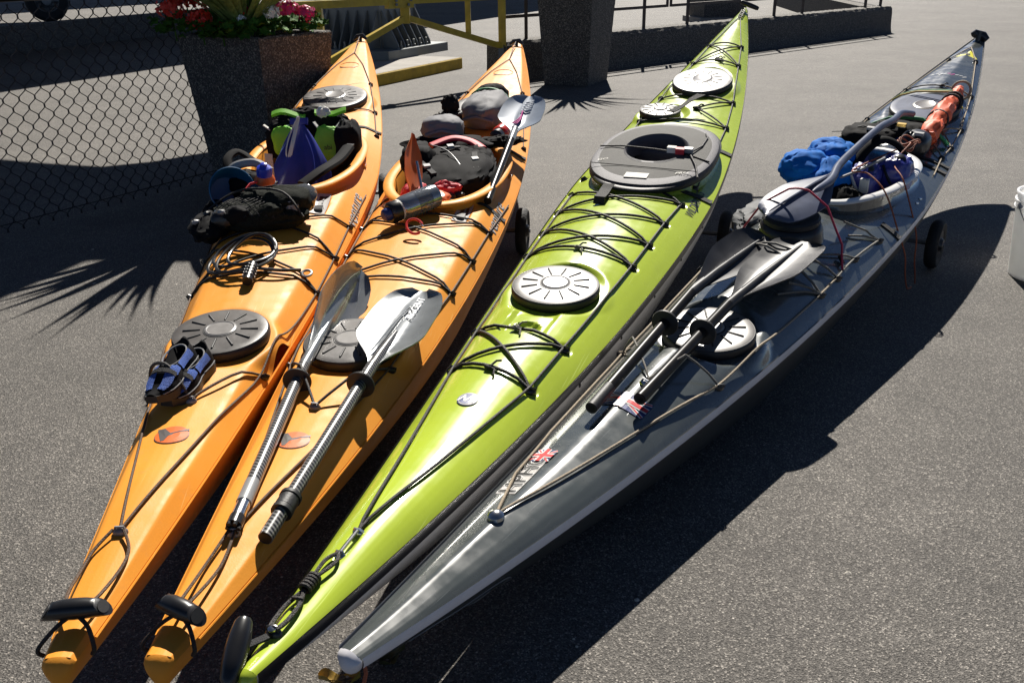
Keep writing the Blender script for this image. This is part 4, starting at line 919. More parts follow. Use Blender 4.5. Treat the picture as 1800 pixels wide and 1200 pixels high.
for (x, y, z), r_, m_ in (((.06, -.055, .062), (.045, .032, .030), 'meshbag'), ((-.05, -.06, .055), (.05, .035, .032), 'cloth'), ((.125, .0, .07), (.036, .045, .034), 'plasticgrey'), ((-.01, .05, .075), (.05, .04, .03), 'meshbag'), ((-.10, -.055, .045), (.04, .04, .03), 'plastic')):
    nb().blob(mz+Vector((x, y, z)), r_, amp=.18, freq=1.8, seed=x*90, p=.8, crease=.06, nu=26, nv=16).build('packed_item', m_, t)
# netting of the mesh bag: fine cords over the lump
mb = nb()
for i in range(13):
    a = -.9+.15*i
    for sg in (-1, 1):
        pts = []
        for j in range(13):
            f = -1+j/6; x, y = .15*(a+.55*sg*f), .092*f
            q = (x/.168)**2+(y/.104)**2
            if q < .96: pts.append(mz+Vector((x+.015, y, .036+.056*(1-q)**.42)))
        if len(pts) > 2: mb.tube(pts, .0013, 4)
mb.build('netting', 'cord', t)
cp = A.P(2.03, -.17, .085); ax = Vector((.55, -.80, .42)).normalized()
t, nb = gear(A, 'bailer_cup', 'wide blue plastic cup tipped on its side on the black mesh bag', 'cup', cp)
nb().lathe([(.040, -.055), (.058, -.045), (.079, .03), (.082, .034), (.079, .036), (.074, .028), (.054, -.040), (.034, -.046)], cp, ax, 40).build('cup_wall', 'bluerim', t, angle=50)
hd_ = nb().tube(free_cord(A, [cp+Vector((-.02, -.03, -.055)), cp+Vector((-.05, -.06, -.075)), cp+Vector((-.055, -.02, -.085)), cp+Vector((-.02, .02, -.06))], 0, 0), .008, 8).build('cup_handle', 'bluerim', t)
bo_ = A.P(2.075, -.055, .075); ax = Vector((.10, -.15, .98)).normalized()
t, nb = gear(A, 'drink_bottle', 'drink bottle with blue cap and orange-red collar among the black mesh bag', 'bottle', bo_)
nb().lathe([(.033, -.09), (.036, -.08), (.036, .02), (.026, .038), (.024, .044)], bo_, ax, 24).build('bottle_body', 'orangeplastic', t, angle=40); nb().lathe([(.027, .035), (.027, .058), (.024, .066), (.012, .072), (.011, .080), (.006, .082)], bo_, ax, 24).build('cap', 'bluecap', t, angle=40)
nb().lathe([(.0365, -.02), (.0370, .008), (.0365, .010)], bo_, ax, 24).build('label_band', 'bluerim', t)
nb().tube([bo_+Vector((-.01, -.02, .02)), bo_+Vector((-.04, -.05, .02)), bo_+Vector((-.06, -.08, .0))], .004, 6).build('cap_leash', 'redfab', t)
bo_ = A.P(2.12, -.125, .06)
t, nb = gear(A, 'dry_bag', 'small grey and black roll-top pouch behind the blue cup', 'bag', bo_)
nb().blob(bo_, (.075, .06, .06), amp=.12, seed=21, p=.8, crease=.06).build('bag_body', 'cloth', t); nb().tube(free_cord(A, [bo_+Vector((-.08, .02, .03)), bo_+Vector((-.05, .05, .062)), bo_+Vector((.02, .06, .07)), bo_+Vector((.08, .03, .045))], 0, 0), .016, 10).build('rolled_top', 'plasticgrey', t)
bo_ = A.P(1.93, .105, .075)
t, nb = gear(A, 'screw_jar', 'clear lidded jar lying in the mesh bag beside the skeg control', 'jar', bo_)
nb().lathe([(.02, -.03), (.036, -.026), (.038, .02), (.04, .022), (.04, .032), (.034, .036), (.01, .037)], bo_, Vector((.2, -.5, .8)).normalized(), 28).build('jar_body', 'bottleclear', t, angle=40)

# ---- first orange boat: cockpit
cz = Vector((0, 2.62, A.ztop(2.6)))
t, nb = gear(A, 'buoyancy_vest', 'black and lime green buoyancy vest standing up in the leftmost cockpit', 'vest', cz)
nb().blob(cz+Vector((.0, .20, .040)), (.165, .065, .10), amp=.12, freq=2, seed=2, p=.7, crease=.06, nu=40, nv=24).build('vest_back', 'cloth', t)
nb().blob(cz+Vector((-.10, .14, .025)), (.08, .06, .085), amp=.15, seed=5, p=.75, crease=.05).build('foam_panel', 'cloth', t); nb().blob(cz+Vector((.165, .10, .020)), (.055, .08, .095), amp=.12, seed=6, p=.7, crease=.05).build('foam_panel', 'cloth', t)
nb().blob(cz+Vector((-.095, .085, .04)), (.05, .025, .062), amp=.15, seed=8, p=.7).build('lime_panel', 'lime', t); lp = nb().blob(cz+Vector((.085, .070, .030)), (.058, .022, .072), rot=Matrix.Rotation(.3, 3, 'Y'), amp=.12, seed=11, p=.6).build('lime_panel', 'lime', t)
nb().slab(lambda u, v: (cz+Vector((-.15+.14*u, .155+.02*v, .125+.012*math.sin(u*5)+.01*v)), (0, -.4, 1)), 8, 4, .012).build('lime_edge', 'lime', t); nb().slab(lambda u, v: (cz+Vector((.03+.13*u, .15+.02*v, .132-.012*math.sin(u*4)+.01*v)), (0, -.4, 1)), 8, 4, .012).build('lime_edge', 'lime', t)
vs, fs = text_polys('abi', .030); nb().add([cz+Vector((.070+v[0], .0445, .012+v[1])) for v in vs], fs).build('lettering', 'black', lp, smooth=False)
for q in (((-.18, .12, .10), (-.15, .11, .08), (-.13, .10, .06)), ((.03, .11, .11), (.05, .09, .09), (.06, .085, .06)), ((.15, .10, .12), (.12, .085, .09), (.09, .08, .07)), ((-.08, .11, .10), (-.06, .085, .075), (-.09, .08, .05))):
    nb().bar(cz+Vector(q[0]), cz+Vector(q[1]), .012, .004).build('vest_strap', 'whiteweb', t); nb().bar(cz+Vector(q[1]), cz+Vector(q[2]), .012, .004).build('vest_strap', 'web', t)
nb().blob(cz+Vector((.07, .13, .145)), (.028, .02, .022), amp=.3, seed=30).build('strobe_pouch', 'whiteweb', t)
cb = Vector((.0, 2.34, A.ztop(2.4)-.10))
t, nb = gear(A, 'dry_bag', 'blue tapering dry bag with white webbing carry strap, in the leftmost cockpit', 'dry bag', cb)
def cone(u, v):
    q = 2*math.pi*u; r = 1-v; f = .108*(1-v**1.6)+.012; w = 1+.09*math.sin(q*3+1)+.10*math.sin(q*7+2*v)*(.3+.7*v)+.05*math.sin(q*11-3*v)+.16*noise.noise(Vector((math.cos(q)*1.6, math.sin(q)*1.6, v*2.2)))
    return cb+Vector((math.cos(q)*f*w*(1.0+.0*v), .05+.17*v+math.sin(q)*f*.62*w, .02+.225*v**.95))
nb().grid(cone, 72, 26, True).build('bag_body', 'bluebag', t); nb().slab(lambda u, v: (cb+Vector((-.035+.07*u, .215+.02*v, .238+.02*v)), (0, -.8, .5)), 4, 3, .012).build('rolled_top', 'bluebag', t)
tp = cb+Vector((.0, .195, .275))
nb().tube(free_cord(A, [tp+Vector((.004, .01, .0)), tp+Vector((-.008, -.03, -.05)), tp+Vector((-.022, -.08, -.10)), tp+Vector((-.045, -.14, -.19)), tp+Vector((-.06, -.17, -.225))], 0, 0), .0085, 6, flat=.35).build('carry_strap', 'whiteweb', t)
nb().tube(free_cord(A, [tp+Vector((.004, .0, .0)), tp+Vector((-.03, -.02, -.06)), tp+Vector((-.045, -.07, -.11)), tp+Vector((-.04, -.10, -.15))], 0, 0), .006, 6, flat=.35).build('carry_strap', 'whiteweb', t)
nb().slab(lambda u, v: (cb+Vector((-.105+.03*u, -.005+.02*v-.012*u, .09+.10*v)), (-.4, -.8, .4)), 3, 4, .004).build('window_patch', 'silverprint', t)
for nm, lab, pts, rr in (('backrest_strap', 'padded black backrest strap arched over the left rim of the leftmost cockpit', [(-.245, 2.36, .02), (-.265, 2.42, .06), (-.24, 2.48, .075), (-.19, 2.47, .05), (-.14, 2.43, .02)], .018), ('backrest_strap', 'padded black strap running along the front left rim of the leftmost cockpit', [(-.25, 2.34, .015), (-.19, 2.27, .025), (-.12, 2.235, .025), (-.075, 2.22, .02)], .018), ('backrest_strap', 'padded black strap slanting inside the right rim of the leftmost cockpit', [(.05, 2.20, .012), (.11, 2.28, .04), (.16, 2.40, .05), (.19, 2.52, .07)], .026)):
    P_ = [Vector((a, b2, A.ztop(b2)+c2-.01)) for a, b2, c2 in pts]; t, nb = gear(A, nm, lab, 'strap', P_[0], 'black padded straps')
    nb().tube(free_cord(A, P_, 0, 0), rr, 10, flat=.55).build('padding', 'cloth', t); nb().bar(P_[-1], P_[-1]+(P_[-1]-P_[-2]).normalized()*.03, .03, .006).build('strap_end', 'plastic', t)

# ---- second orange boat: cockpit and decks
bo_ = B.P(2.03, -.03, .05); ax = Vector((-.62, -.76, -.05)).normalized()
t, nb = gear(B, 'drink_bottle', 'clear smoked drinking bottle with black cap lying across the second foredeck', 'bottle', bo_)
nb().lathe([(.030, -.105), (.041, -.098), (.043, -.085), (.043, .045), (.036, .066), (.030, .072)], bo_, ax, 32).build('bottle_body', 'water', t, angle=40); nb().lathe([(.0435, -.06), (.0438, -.058), (.0438, .0), (.0435, .002)], bo_, ax, 32).build('printed_band', 'bottleclear', t)
nb().lathe([(.032, .068), (.038, .072), (.038, .100), (.034, .106), (.030, .110)], bo_, ax, 28).build('cap', 'plastic', t, angle=40); nb().lathe([(.024, .108), (.022, .128), (.016, .134), (.006, .136)], bo_, ax, 24).build('spout', 'navy', t, angle=40); nb().lathe([(.031, .058), (.037, .062), (.037, .070), (.031, .073)], bo_, ax, 24).build('neck_ring', 'whiteweb', t)
c = B.P(1.85, .005, .035)
t, nb = gear(B, 'carabiner', 'red carabiner clip hanging at the neck of the clear bottle', 'carabiner', c)
rot = Matrix.Rotation(.5, 3, 'Z') @ Matrix.Rotation(.35, 3, 'X')
nb().tube([c+rot @ Vector((.026*math.cos(q)*(1+.25*math.cos(q)), .036*math.sin(q)+.004*math.sin(2*q), .004*math.cos(q))) for q in [2*math.pi*i/28 for i in range(24)]], .0048, 9).build('hook', 'redpaint', t); nb().tube([c+rot @ Vector((.031, -.014, .004)), c+rot @ Vector((.030, .012, .004))], .0038, 8).build('gate', 'steel', t)
cz = Vector((0, 2.5, B.ztop(2.5)))
t, nb = gear(B, 'buoyancy_vest', 'black buoyancy vest with red trim stuffed in the second cockpit', 'vest', cz)
nb().blob(cz+Vector((.02, .03, -.012)), (.175, .25, .075), amp=.13, freq=1.4, seed=3, p=.8, crease=.06, nu=60, nv=36).build('vest_body', 'cloth', t); nb().blob(cz+Vector((-.125, .06, .045)), (.07, .10, .06), amp=.2, freq=1.6, seed=14, crease=.06).build('collar_fold', 'cloth', t)
nb().blob(cz+Vector((.09, .16, .0)), (.09, .12, .06), amp=.2, seed=15, crease=.08).build('vest_side', 'cloth', t)
nb().tube(free_cord(B, [cz+Vector((-.10, .20, .055)), cz+Vector((-.02, .26, .07)), cz+Vector((.06, .25, .062)), cz+Vector((.12, .19, .05))], 0, 0), .022, 10, flat=.5).build('red_trim', 'redfab', t); nb().blob(cz+Vector((-.085, -.20, -.01)), (.06, .06, .05), amp=.2, seed=16).build('red_panel', 'redfab', t); nb().blob(cz+Vector((.035, -.20, .012)), (.055, .035, .03), amp=.3, seed=18, crease=.1).build('red_panel', 'redfab', t)
nb().tube(free_cord(B, [cz+Vector((-.09, .15, .075)), cz+Vector((.0, .06, .078)), cz+Vector((.08, -.08, .055)), cz+Vector((.10, -.16, .03))], 0, 0), .002, 6).build('seam_piping', 'plasticgrey', t)
for a_, b_2 in (((-.10, -.02, .060), (-.02, -.14, .052)), ((.10, .10, .062), (.13, -.06, .050)), ((-.04, .12, .070), (.03, .16, .066))):
    nb().bar(cz+Vector(a_), cz+Vector(b_2), .022, .006).build('webbing', 'web', t); nb().box(cz+Vector(a_).lerp(Vector(b_2), .5)+Vector((0, 0, .006)), (.026, .03, .010), Matrix.Rotation(.4, 3, 'Z')).build('slide_buckle', 'plasticgrey', t)
for q in range(3): nb().blob(cz+Vector((.03+.03*q, -.26+.02*q, .0)), (.02, .014, .012), amp=.2, seed=40+q).build('buckle', 'plastic', t)
p0 = Vector((-.065, 2.17, B.ztop(2.2)+.0)); p1 = Vector((-.105, 2.40, B.ztop(2.3)+.175)); d = (p1-p0).normalized()
t, nb = gear(B, 'hand_trowel', 'upright orange pointed plastic blade with a silver rod, behind the clear bottle', 'trowel', p0)
blade(nb(), p0, d, Vector((.55, -.80, .25)), .30, lambda u: (.006+.030*ss(0, .35, u)*(1-ss(.55, 1, u)), .006+.030*ss(0, .35, u)*(1-ss(.55, 1, u))), .012, .0, .006).build('orange_blade', 'orangeplastic', t, angle=50)
nb().tube([p0+Vector((.045, -.01, -.02)), p0+d*.17+Vector((.018, -.012, 0))], .0062, 12).build('rod', 'steel', t)
nb().blob(p0+Vector((.06, .03, -.005)), (.07, .05, .02), amp=.15, seed=50, p=.8).build('base_paddle', 'orangeplastic', t)
def grey_bag(base, rad, yaw, label, seed, name='dry_bag'):
    t, nb = gear(B, name, label, 'dry bag', base, 'grey dry bags'); o = Vector(base); rot = Matrix.Rotation(yaw, 3, 'Z')
    nb().blob(o+Vector((0, 0, rad[2]*.9)), rad, rot, amp=.10, freq=1.5, seed=seed, p=.72, crease=.035, nu=48, nv=28).build('bag_body', 'greybag', t)
    e = rot @ Vector((0, -rad[1]*.98, 0)); x = rot @ Vector((1, 0, 0)); nb().tube([o+e+x*rad[0]*.75*f+Vector((0, 0, rad[2]*.95+.01*math.cos(f*3))) for f in (-1, -.5, 0, .5, 1)], .014, 8, flat=.7).build('rolled_top', 'greybag', t); return t, nb
grey_bag((-.105, 2.99, B.z(2.99, -.1)+.03), (.095, .075, .058), .15, 'smaller crumpled grey dry bag directly behind the second cockpit', 24)
t, nb = grey_bag((.03, 3.43, B.z(3.43, .03)-.01), (.105, .18, .080), -.12, 'large pale grey dry bag strapped farther aft on the second orange boat', 31)
o = Vector((.03, 3.43, B.z(3.43, .03)-.01)); nb().tube(free_cord(B, [o+Vector((-.135, .11, .015)), o+Vector((-.085, .11, .122)), o+Vector((.0, .108, .152)), o+Vector((.09, .10, .118)), o+Vector((.15, .09, .0))], 0, 0), .006, 8, flat=.6).build('hold_down_strap', 'greencord', t)
nb().blob(o+Vector((.0, .20, .08)), (.088, .06, .07), amp=.1, seed=33, p=.8).build('black_end', 'cloth', t)
o = Vector((-.105, 3.17, B.z(3.17, -.1)-.012))
t, nb = gear(B, 'black_pouch', 'black bobble-topped fabric pouch between the two grey dry bags', 'pouch', o)
nb().blob(o+Vector((-.01, 0, .06)), (.075, .06, .07), amp=.25, seed=35, crease=.12).build('pouch_body', 'cloth', t); nb().blob(o+Vector((.0, .03, .155)), (.042, .038, .045), amp=.2, seed=36, crease=.1).build('pouch_top', 'cloth', t); nb().tube([o+Vector((.05*math.cos(q), .03+.045*math.sin(q), .115)) for q in [2*math.pi*i/16 for i in range(16)]], .008, 7, closed=True).build('drawcord', 'cord', t)
o = Vector((-.05, 2.93, B.z(2.93, -.05)))
t, nb = gear(B, 'spray_deck', 'folded black spray deck lying behind the second cockpit under the bags', 'spray deck', o)
nb().blob(o+Vector((-.02, .0, .022)), (.20, .085, .04), amp=.2, freq=1.8, seed=38, crease=.07, nu=44, nv=20).build('fabric', 'cloth', t); nb().blob(o+Vector((.19, .05, .02)), (.12, .04, .028), rot=Matrix.Rotation(.5, 3, 'Z'), amp=.3, seed=39, crease=.15).build('fabric_fold', 'cloth', t)
bo_ = B.P(3.14, .15, .04); ax = Vector((-.20, -.97, .05)).normalized()
t, nb = gear(B, 'flask', 'red metal flask with black cap lying beside the large grey dry bag', 'flask', bo_)
nb().lathe([(.034, -.13), (.038, -.12), (.038, .05), (.033, .065), (.027, .07)], bo_, ax, 28).build('flask_body', 'redpaint', t, angle=40); nb().lathe([(.027, .068), (.031, .072), (.031, .105), (.024, .112), (.014, .114), (.014, .12)], bo_, ax, 24).build('cap', 'plastic', t, angle=40); nb().lathe([(.0385, -.13), (.0388, -.10), (.0385, -.095)], bo_, ax, 24).build('base_band', 'rubber', t)
mb = MB()
for q in range(4): mb.add([B.P(3.42+.02*q+x, .195+y*.06, .004) for x, y in ((0, -.5), (0, .5), (.009, .5), (.009, -.5))], [(0, 1, 2, 3)])
mb.build('deck_print', 'silverprint', B.root, smooth=False)

# ---- green boat: neoprene cover over the cockpit
cz = Vector((0, 2.755, C.ztop(2.75)+.012))
t, nb = gear(C, 'spray_cover', 'black and grey neoprene cockpit cover with an oval hole, on the lime green boat', 'cockpit cover', cz)
def cov(ph, f, h): 
    q = lambda x: math.copysign(abs(x)**.86, x)
    return Vector((.238*q(math.sin(ph))*f, 2.76+.405*q(math.cos(ph))*f, C.ztop(2.76+.405*math.cos(ph)*f)+h))
def hole(ph): return Vector((.118*math.sin(ph)+.0, 2.765+.165*math.cos(ph), C.ztop(2.76)+.020))
n = 84
def rings(mb, rows):
    vs = [p for r in rows for p in r]; m = n; fs = [(i*m+j, i*m+(j+1) % m, (i+1)*m+(j+1) % m, (i+1)*m+j) for i in range(len(rows)-1) for j in range(m)]; return mb.add(vs, fs)
A_ = [2*math.pi*i/n for i in range(n)]
mixp = lambda a, b2, f, h: [p.lerp(q, f)+Vector((0, 0, h)) for p, q in zip(a, b2)]
outer = [cov(a, .985, .012) for a in A_]; inner = [hole(a) for a in A_]
rings(nb(), [[cov(a, .955, -.024) for a in A_], [cov(a, 1.0, -.020) for a in A_], [cov(a, 1.012, -.014) for a in A_], [cov(a, 1.006, .002) for a in A_], outer]).build('skirt_edge', 'rubber', t, angle=60)
rings(nb(), [outer, mixp(outer, inner, .06, .003), mixp(outer, inner, .22, .006)]).build('edge_band', 'neorim', t, angle=60)
rings(nb(), [mixp(outer, inner, .22, .0062), mixp(outer, inner, .5, .010), mixp(outer, inner, .8, .009), mixp(outer, inner, .93, .008)]).build('deck_panel', 'neoprene', t, angle=60)
rings(nb(), [mixp(outer, inner, .93, .0085), mixp(outer, inner, .97, .012), mixp(outer, inner, 1, .006), mixp(outer, inner, 1.03, -.02), mixp(outer, inner, 1.02, -.06)]).build('hole_rim', 'neorim', t, angle=60)
for dx in (-.25, .12): nb().tube([mixp(outer, inner, .5, .0)[0].lerp(Vector((x*.24, 2.52+dx*.0, C.ztop(2.5)+.0265)), 1) for x in (-.85, -.4, 0, .4, .85)], .0016, 5).build('stitched_seam', 'rubber', t) if dx < 0 else None
nb().tube([Vector((-.225, 2.74, C.ztop(2.7)+.024)), Vector((-.13, 2.735, C.ztop(2.7)+.034)), Vector((.0, 2.72, C.ztop(2.7)+.036)), Vector((.13, 2.70, C.ztop(2.7)+.034)), Vector((.225, 2.67, C.ztop(2.7)+.020))], .0036, 7).build('retaining_cord', 'cord', t)
nb().tube([Vector((.145, 2.72, C.ztop(2.7)+.035)), Vector((.17, 2.82, C.ztop(2.8)+.032)), Vector((.17, 2.95, C.ztop(2.9)+.028)), Vector((.155, 3.0, C.ztop(3.0)+.028))], .0038, 7).build('retaining_cord', 'cord', t); nb().tube([Vector((.145, 2.70, C.ztop(2.7)+.035)), Vector((.19, 2.58, C.ztop(2.6)+.030)), Vector((.215, 2.48, C.ztop(2.5)+.018))], .0038, 7).build('retaining_cord', 'cord', t)
for x, y, m_ in ((.07, 2.715, 'whiteweb'), (.105, 2.705, 'redfab'), (.135, 2.715, 'plasticgrey')): nb().box(Vector((x, y, C.ztop(2.7)+.042)), (.034, .026, .022)).build('cord_buckle', m_, t)
nb().slab(lambda u, v: (Vector((-.045+.085*u, 2.405+.05*v+.006*u, C.ztop(2.42)+.0215)), (0, 0, 1)), 3, 3, .002).build('maker_patch', 'whiteweb', t)
nb().add([Vector((-.003+.026*math.cos(q), 2.431+.015*math.sin(q), C.ztop(2.42)+.0235)) for q in A_[::4]], [tuple(range(21))]).build('patch_emblem', 'greylogo', t, smooth=False)
for x, y, w in ((-.19, 2.56, 'GO'), (.13, 2.48, 'PRO')):
    vs, fs = text_polys(w, .03); nb().add([Vector((x+v[0]*.8, y+v[1]+v[0]*(.5 if x < 0 else .35), C.ztop(y)+.0235)) for v in vs], fs).build('lettering', 'whiteweb', t, smooth=False)
pl = [Vector((-.085, 2.36, C.ztop(2.36)+.004)), Vector((-.088, 2.33, C.ztop(2.33)-.002)), C.P(2.27, -.083, .020), C.P(2.21, -.080, .024), C.P(2.195, -.080, .004)]
nb().slab(lambda u, v: ((lambda f: pl[int(min(3, f*4))].lerp(pl[int(min(3, f*4))+1], f*4-int(min(3, f*4))))(v)+Vector(((u-.5)*.040, 0, 0)), (0, -.2, 1)), 2, 13, .005).build('grab_strap', 'web', t)

# ---- grey boat: cockpit
o = Vector((-.155, 2.67, D.ztop(2.67)))
t, nb = gear(D, 'dry_bag', 'bright blue crumpled fabric bag bulging over the left rim of the grey cockpit', 'bag', o)
nb().blob(o+Vector((.0, -.03, .035)), (.088, .095, .066), amp=.16, freq=1.5, seed=61, crease=.055, nu=56, nv=34).build('fabric_lobe', 'bluejacket', t); nb().blob(o+Vector((.06, .10, .050)), (.088, .09, .060), amp=.16, freq=1.5, seed=64, crease=.06, nu=56, nv=34).build('fabric_lobe', 'bluejacket', t); nb().blob(o+Vector((.08, -.02, -.01)), (.10, .13, .09), amp=.16, freq=1.5, seed=67, crease=.05, nu=44, nv=28).build('fabric_lobe', 'bluejacket', t)
nb().box(o+Vector((.035, -.06, .075)), (.012, .03, .02)).build('cord_lock', 'plasticgrey', t)
for q, (x, y, z, r, lab) in enumerate(((.045, 2.72, -.035, .062, 'blue water container standing in the grey cockpit, nearer the paddle shaft'), (.125, 2.84, -.015, .066, 'blue water container tucked against the white rim of the grey cockpit'))):
    o = Vector((x, y, D.ztop(y)+z)); t, nb = gear(D, 'water_container', lab, 'container', o, 'blue water containers')
    nb().blob(o, (r, r*1.15, .085), amp=.12, freq=2.2, seed=70+q, p=.7, crease=.06, nu=40, nv=26).build('container_body', 'bluebag', t); nb().lathe([(.022, .07), (.022, .088), (.015, .094), (.005, .095)], o, (0.2, -.2, 1), 20).build('cap', 'plastic', t, angle=40)
    nb().tube([o+Vector((-.03, -.06, .06)), o+Vector((-.01, -.075, .03)), o+Vector((.01, -.078, .0))], .006, 7).build('handle', 'whiteweb' if q == 0 else 'plastic', t)
o = Vector((.0, 2.55, D.ztop(2.55)))
t, nb = gear(D, 'foot_pump', 'black bilge pump hose and straps heaped inside the grey cockpit', 'pump', o)
nb().blob(o+Vector((.01, .03, -.05)), (.07, .10, .05), amp=.25, seed=75, crease=.12).build('pump_body', 'cloth', t); nb().tube(free_cord(D, [o+Vector((.0, .16, -.03)), o+Vector((.01, .24, .05)), o+Vector((.05, .31, .095)), o+Vector((.10, .36, .075)), o+Vector((.14, .37, .03))], 0, 0), .02, 12, flat=.6).build('padded_strap', 'cloth', t)
nb().box(o+Vector((.07, .09, -.01)), (.03, .02, .05)).build('clip', 'whiteweb', t); nb().tube([o+Vector((-.05, -.02, .01)), o+Vector((.04, .10, .04)), o+Vector((.10, .22, .06))], .005, 7).build('hose', 'plasticgrey', t)
o = D.P(2.36, -.155, .022)
t, nb = gear(D, 'tape_roll', 'white tape roll on deck between the cranked blade and the blue bag', 'tape', o)
nb().lathe([(.020, -.018), (.036, -.018), (.037, 0), (.036, .018), (.020, .018), (.019, 0), (.020, -.018)], o+Vector((0, 0, .02)), Vector((.5, -.75, .45)).normalized(), 32).build('roll', 'white', t, angle=50)
o = D.P(2.30, -.20, .01)
t, nb = gear(D, 'map_case', 'clear plastic map pouch crumpled left of the cranked blade on the grey deck', 'map case', o)
nb().blob(o+Vector((0, .03, .0)), (.075, .13, .03), amp=.3, freq=1.5, seed=78, crease=.15, nu=40, nv=22).build('pouch', 'smoke', t)
# brown cord looping out over the rim down to the wheel
o = Vector((.12, 2.98, D.ztop(2.98)+.07)); zt = D.ztop
t, nb = gear(D, 'thin_cord', 'thin rusty brown cord looped from the grey cockpit over its white rim', 'cord', o)
sd = lambda s, h: Vector((half_beam(D.k, s)+.012, s, h))
nb().tube(free_cord(D, [o, o+Vector((.03, -.06, .03)), Vector((.13, 2.80, zt(2.8)+.05)), Vector((.19, 2.70, zt(2.7)+.02)), Vector((.255, 2.66, .22)), sd(2.66, .15), sd(2.70, .05), sd(2.76, -.03), sd(2.80, -.09)], 0, 0, smooth=7), .0028, 7).build('cord_strand', 'rustcord', t)
nb().tube(free_cord(D, [o+Vector((.0, -.01, 0)), Vector((.03, 2.62, zt(2.6)+.055)), Vector((.09, 2.585, zt(2.6)+.06)), Vector((.17, 2.53, zt(2.6)+.02)), Vector((.24, 2.50, .23)), sd(2.52, .14), sd(2.58, .04), sd(2.66, -.05), sd(2.74, -.08)], 0, 0, smooth=7), .0028, 7).build('cord_strand', 'rustcord', t)
mb = nb()
for i in range(4): mb.tube([o+Vector((.035*math.cos(q)+.006*i, .03*math.sin(q), .012*math.sin(q*2+i)+.008*i)) for q in [2*math.pi*j/20 for j in range(20)]], .003, 6, closed=True)
mb.build('cord_coil', 'rustcord', t)
# ---- grey boat: rear deck
o = D.P(3.70, .115, .0)
t, nb = gear(D, 'tow_bag', 'long orange-red rolled fabric bundle tied lengthwise on the grey rear deck', 'bundle', o)
ax = [D.P(3.37, .125, .045), D.P(3.45, .125, .055), D.P(3.55, .122, .05), D.P(3.66, .12, .06), D.P(3.78, .115, .055), D.P(3.90, .112, .045), D.P(4.0, .11, .05), D.P(4.10, .105, .035), D.P(4.16, .10, .03)]; cp_ = free_cord(D, ax, 0, 0); rr_ = [.038, .043, .033, .041, .038, .027, .033, .023, .011]
n_ = len(cp_); rads = [rr_[min(8, int(i/(n_-1)*8))]*(1-(i/(n_-1)*8 % 1))+rr_[min(8, int(i/(n_-1)*8)+1)]*(i/(n_-1)*8 % 1) for i in range(n_)]
mb = nb().tube(cp_, rads, 26)
for i, v in enumerate(mb.v):
    w = noise.noise(Vector(v)*22)*.010+noise.noise(Vector((v.x*60, v.y*9, v.z*60)))*.009; c = cp_[min(n_-1, i//26)]; mb.v[i] = v+(v-c).normalized()*w
mb.build('fabric_roll', 'orangered', t); nb().blob(ax[0]+Vector((0, -.01, 0)), (.036, .026, .034), amp=.3, freq=2, seed=81, crease=.1).build('gathered_end', 'orangered', t)
for s_, m_ in ((3.60, 'cord'), (3.86, 'web'), (3.90, 'web'), (4.08, 'tancord')):
    c = D.P(s_, .118, .05); nb().tube([c+Vector((.041*math.cos(q), .01*math.sin(q), .041*math.sin(q))) for q in [2*math.pi*i/20 for i in range(20)]], .006, 7, closed=True).build('tie', m_, t)
for i, (s_, t_, r, lab, nm, ct) in enumerate(((3.33, -.10, (.11, .09, .045), 'black strap-covered pouch at the left edge behind the grey cockpit', 'gear_pouch', 'pouch'), (3.42, .0, (.11, .075, .04), 'black rumpled pouch in the middle of the grey rear deck', 'gear_pouch', 'pouch'), (3.28, .10, (.06, .08, .055), 'round black canister lying beside the orange-red bundle', 'canister', 'canister'))):
    o = D.P(s_, t_, 0); t, nb = gear(D, nm, lab, ct, o); nb().blob(o+Vector((0, 0, r[2]*.7)), r, amp=.16 if i < 2 else .06, freq=1.6, seed=85+i, p=.8, crease=.06 if i < 2 else .0, nu=36, nv=22).build('body', 'cloth' if i < 2 else 'plastic', t)
    nb().tube(free_cord(D, [o+Vector((-r[0]*.9, -.02, .01)), o+Vector((-.02, -.03, r[2]*1.8)), o+Vector((r[0]*.9, .02, .015))], 0, 0), .007, 7, flat=.4).build('strap', 'web', t)
    nb().box(o+Vector((.02, -.05, r[2]*1.75)), (.035, .022, .012)).build('buckle', 'brass' if i == 1 else 'plasticgrey', t)
    if i == 0: nb().tube([o+Vector((-.05, -.03, .05)), o+Vector((-.12, .0, .035)), o+Vector((-.16, .03, .02))], .006, 6, flat=.4).build('loose_end', 'web', t)
for k_, (s_, t_) in enumerate(((3.24, .03), (3.36, .06))):
    o = D.P(s_, t_, .015); t, nb = gear(D, 'gear_pouch', ('pale clear plastic fold' if k_ == 0 else 'dark blue fabric scrap')+' behind the grey cockpit among black straps', 'pouch', o); nb().blob(o, (.06, .05, .025), amp=.3, seed=95+k_, crease=.15).build('body', 'white' if k_ == 0 else 'navy', t)
# ------------------------------------------------------------------ ground
g = MB().add([(-80, -25, 0), (80, -25, 0), (80, 120, 0), (-80, 120, 0)], [(0, 1, 2, 3)]).build('pavement', 'asphalt', smooth=False); g['kind'] = 'structure'
grit = MB(); rg = random.Random(3)
for i in range(900):
    y = .9+rg.random()**1.6*6.5; x = rg.uniform(-.62, .62)*(y+1.2); r = rg.uniform(.0016, .0038)*(1 if rg.random() < .93 else 2.2); q = rg.random()*6
    vs = [(x+math.cos(q+a)*r*rg.uniform(.7, 1.2), y+math.sin(q+a)*r*rg.uniform(.7, 1.2), .0004) for a in (0, 1.26, 2.5, 3.8, 5.0)]+[(x, y, r*.55)]
    grit.add(vs, [(j, (j+1) % 5, 5) for j in range(5)])
gr = grit.build('grit', mat('pale_grit', (.42, .39, .34), .8, var=.4, vscale=30), smooth=False); gr['kind'] = 'stuff'

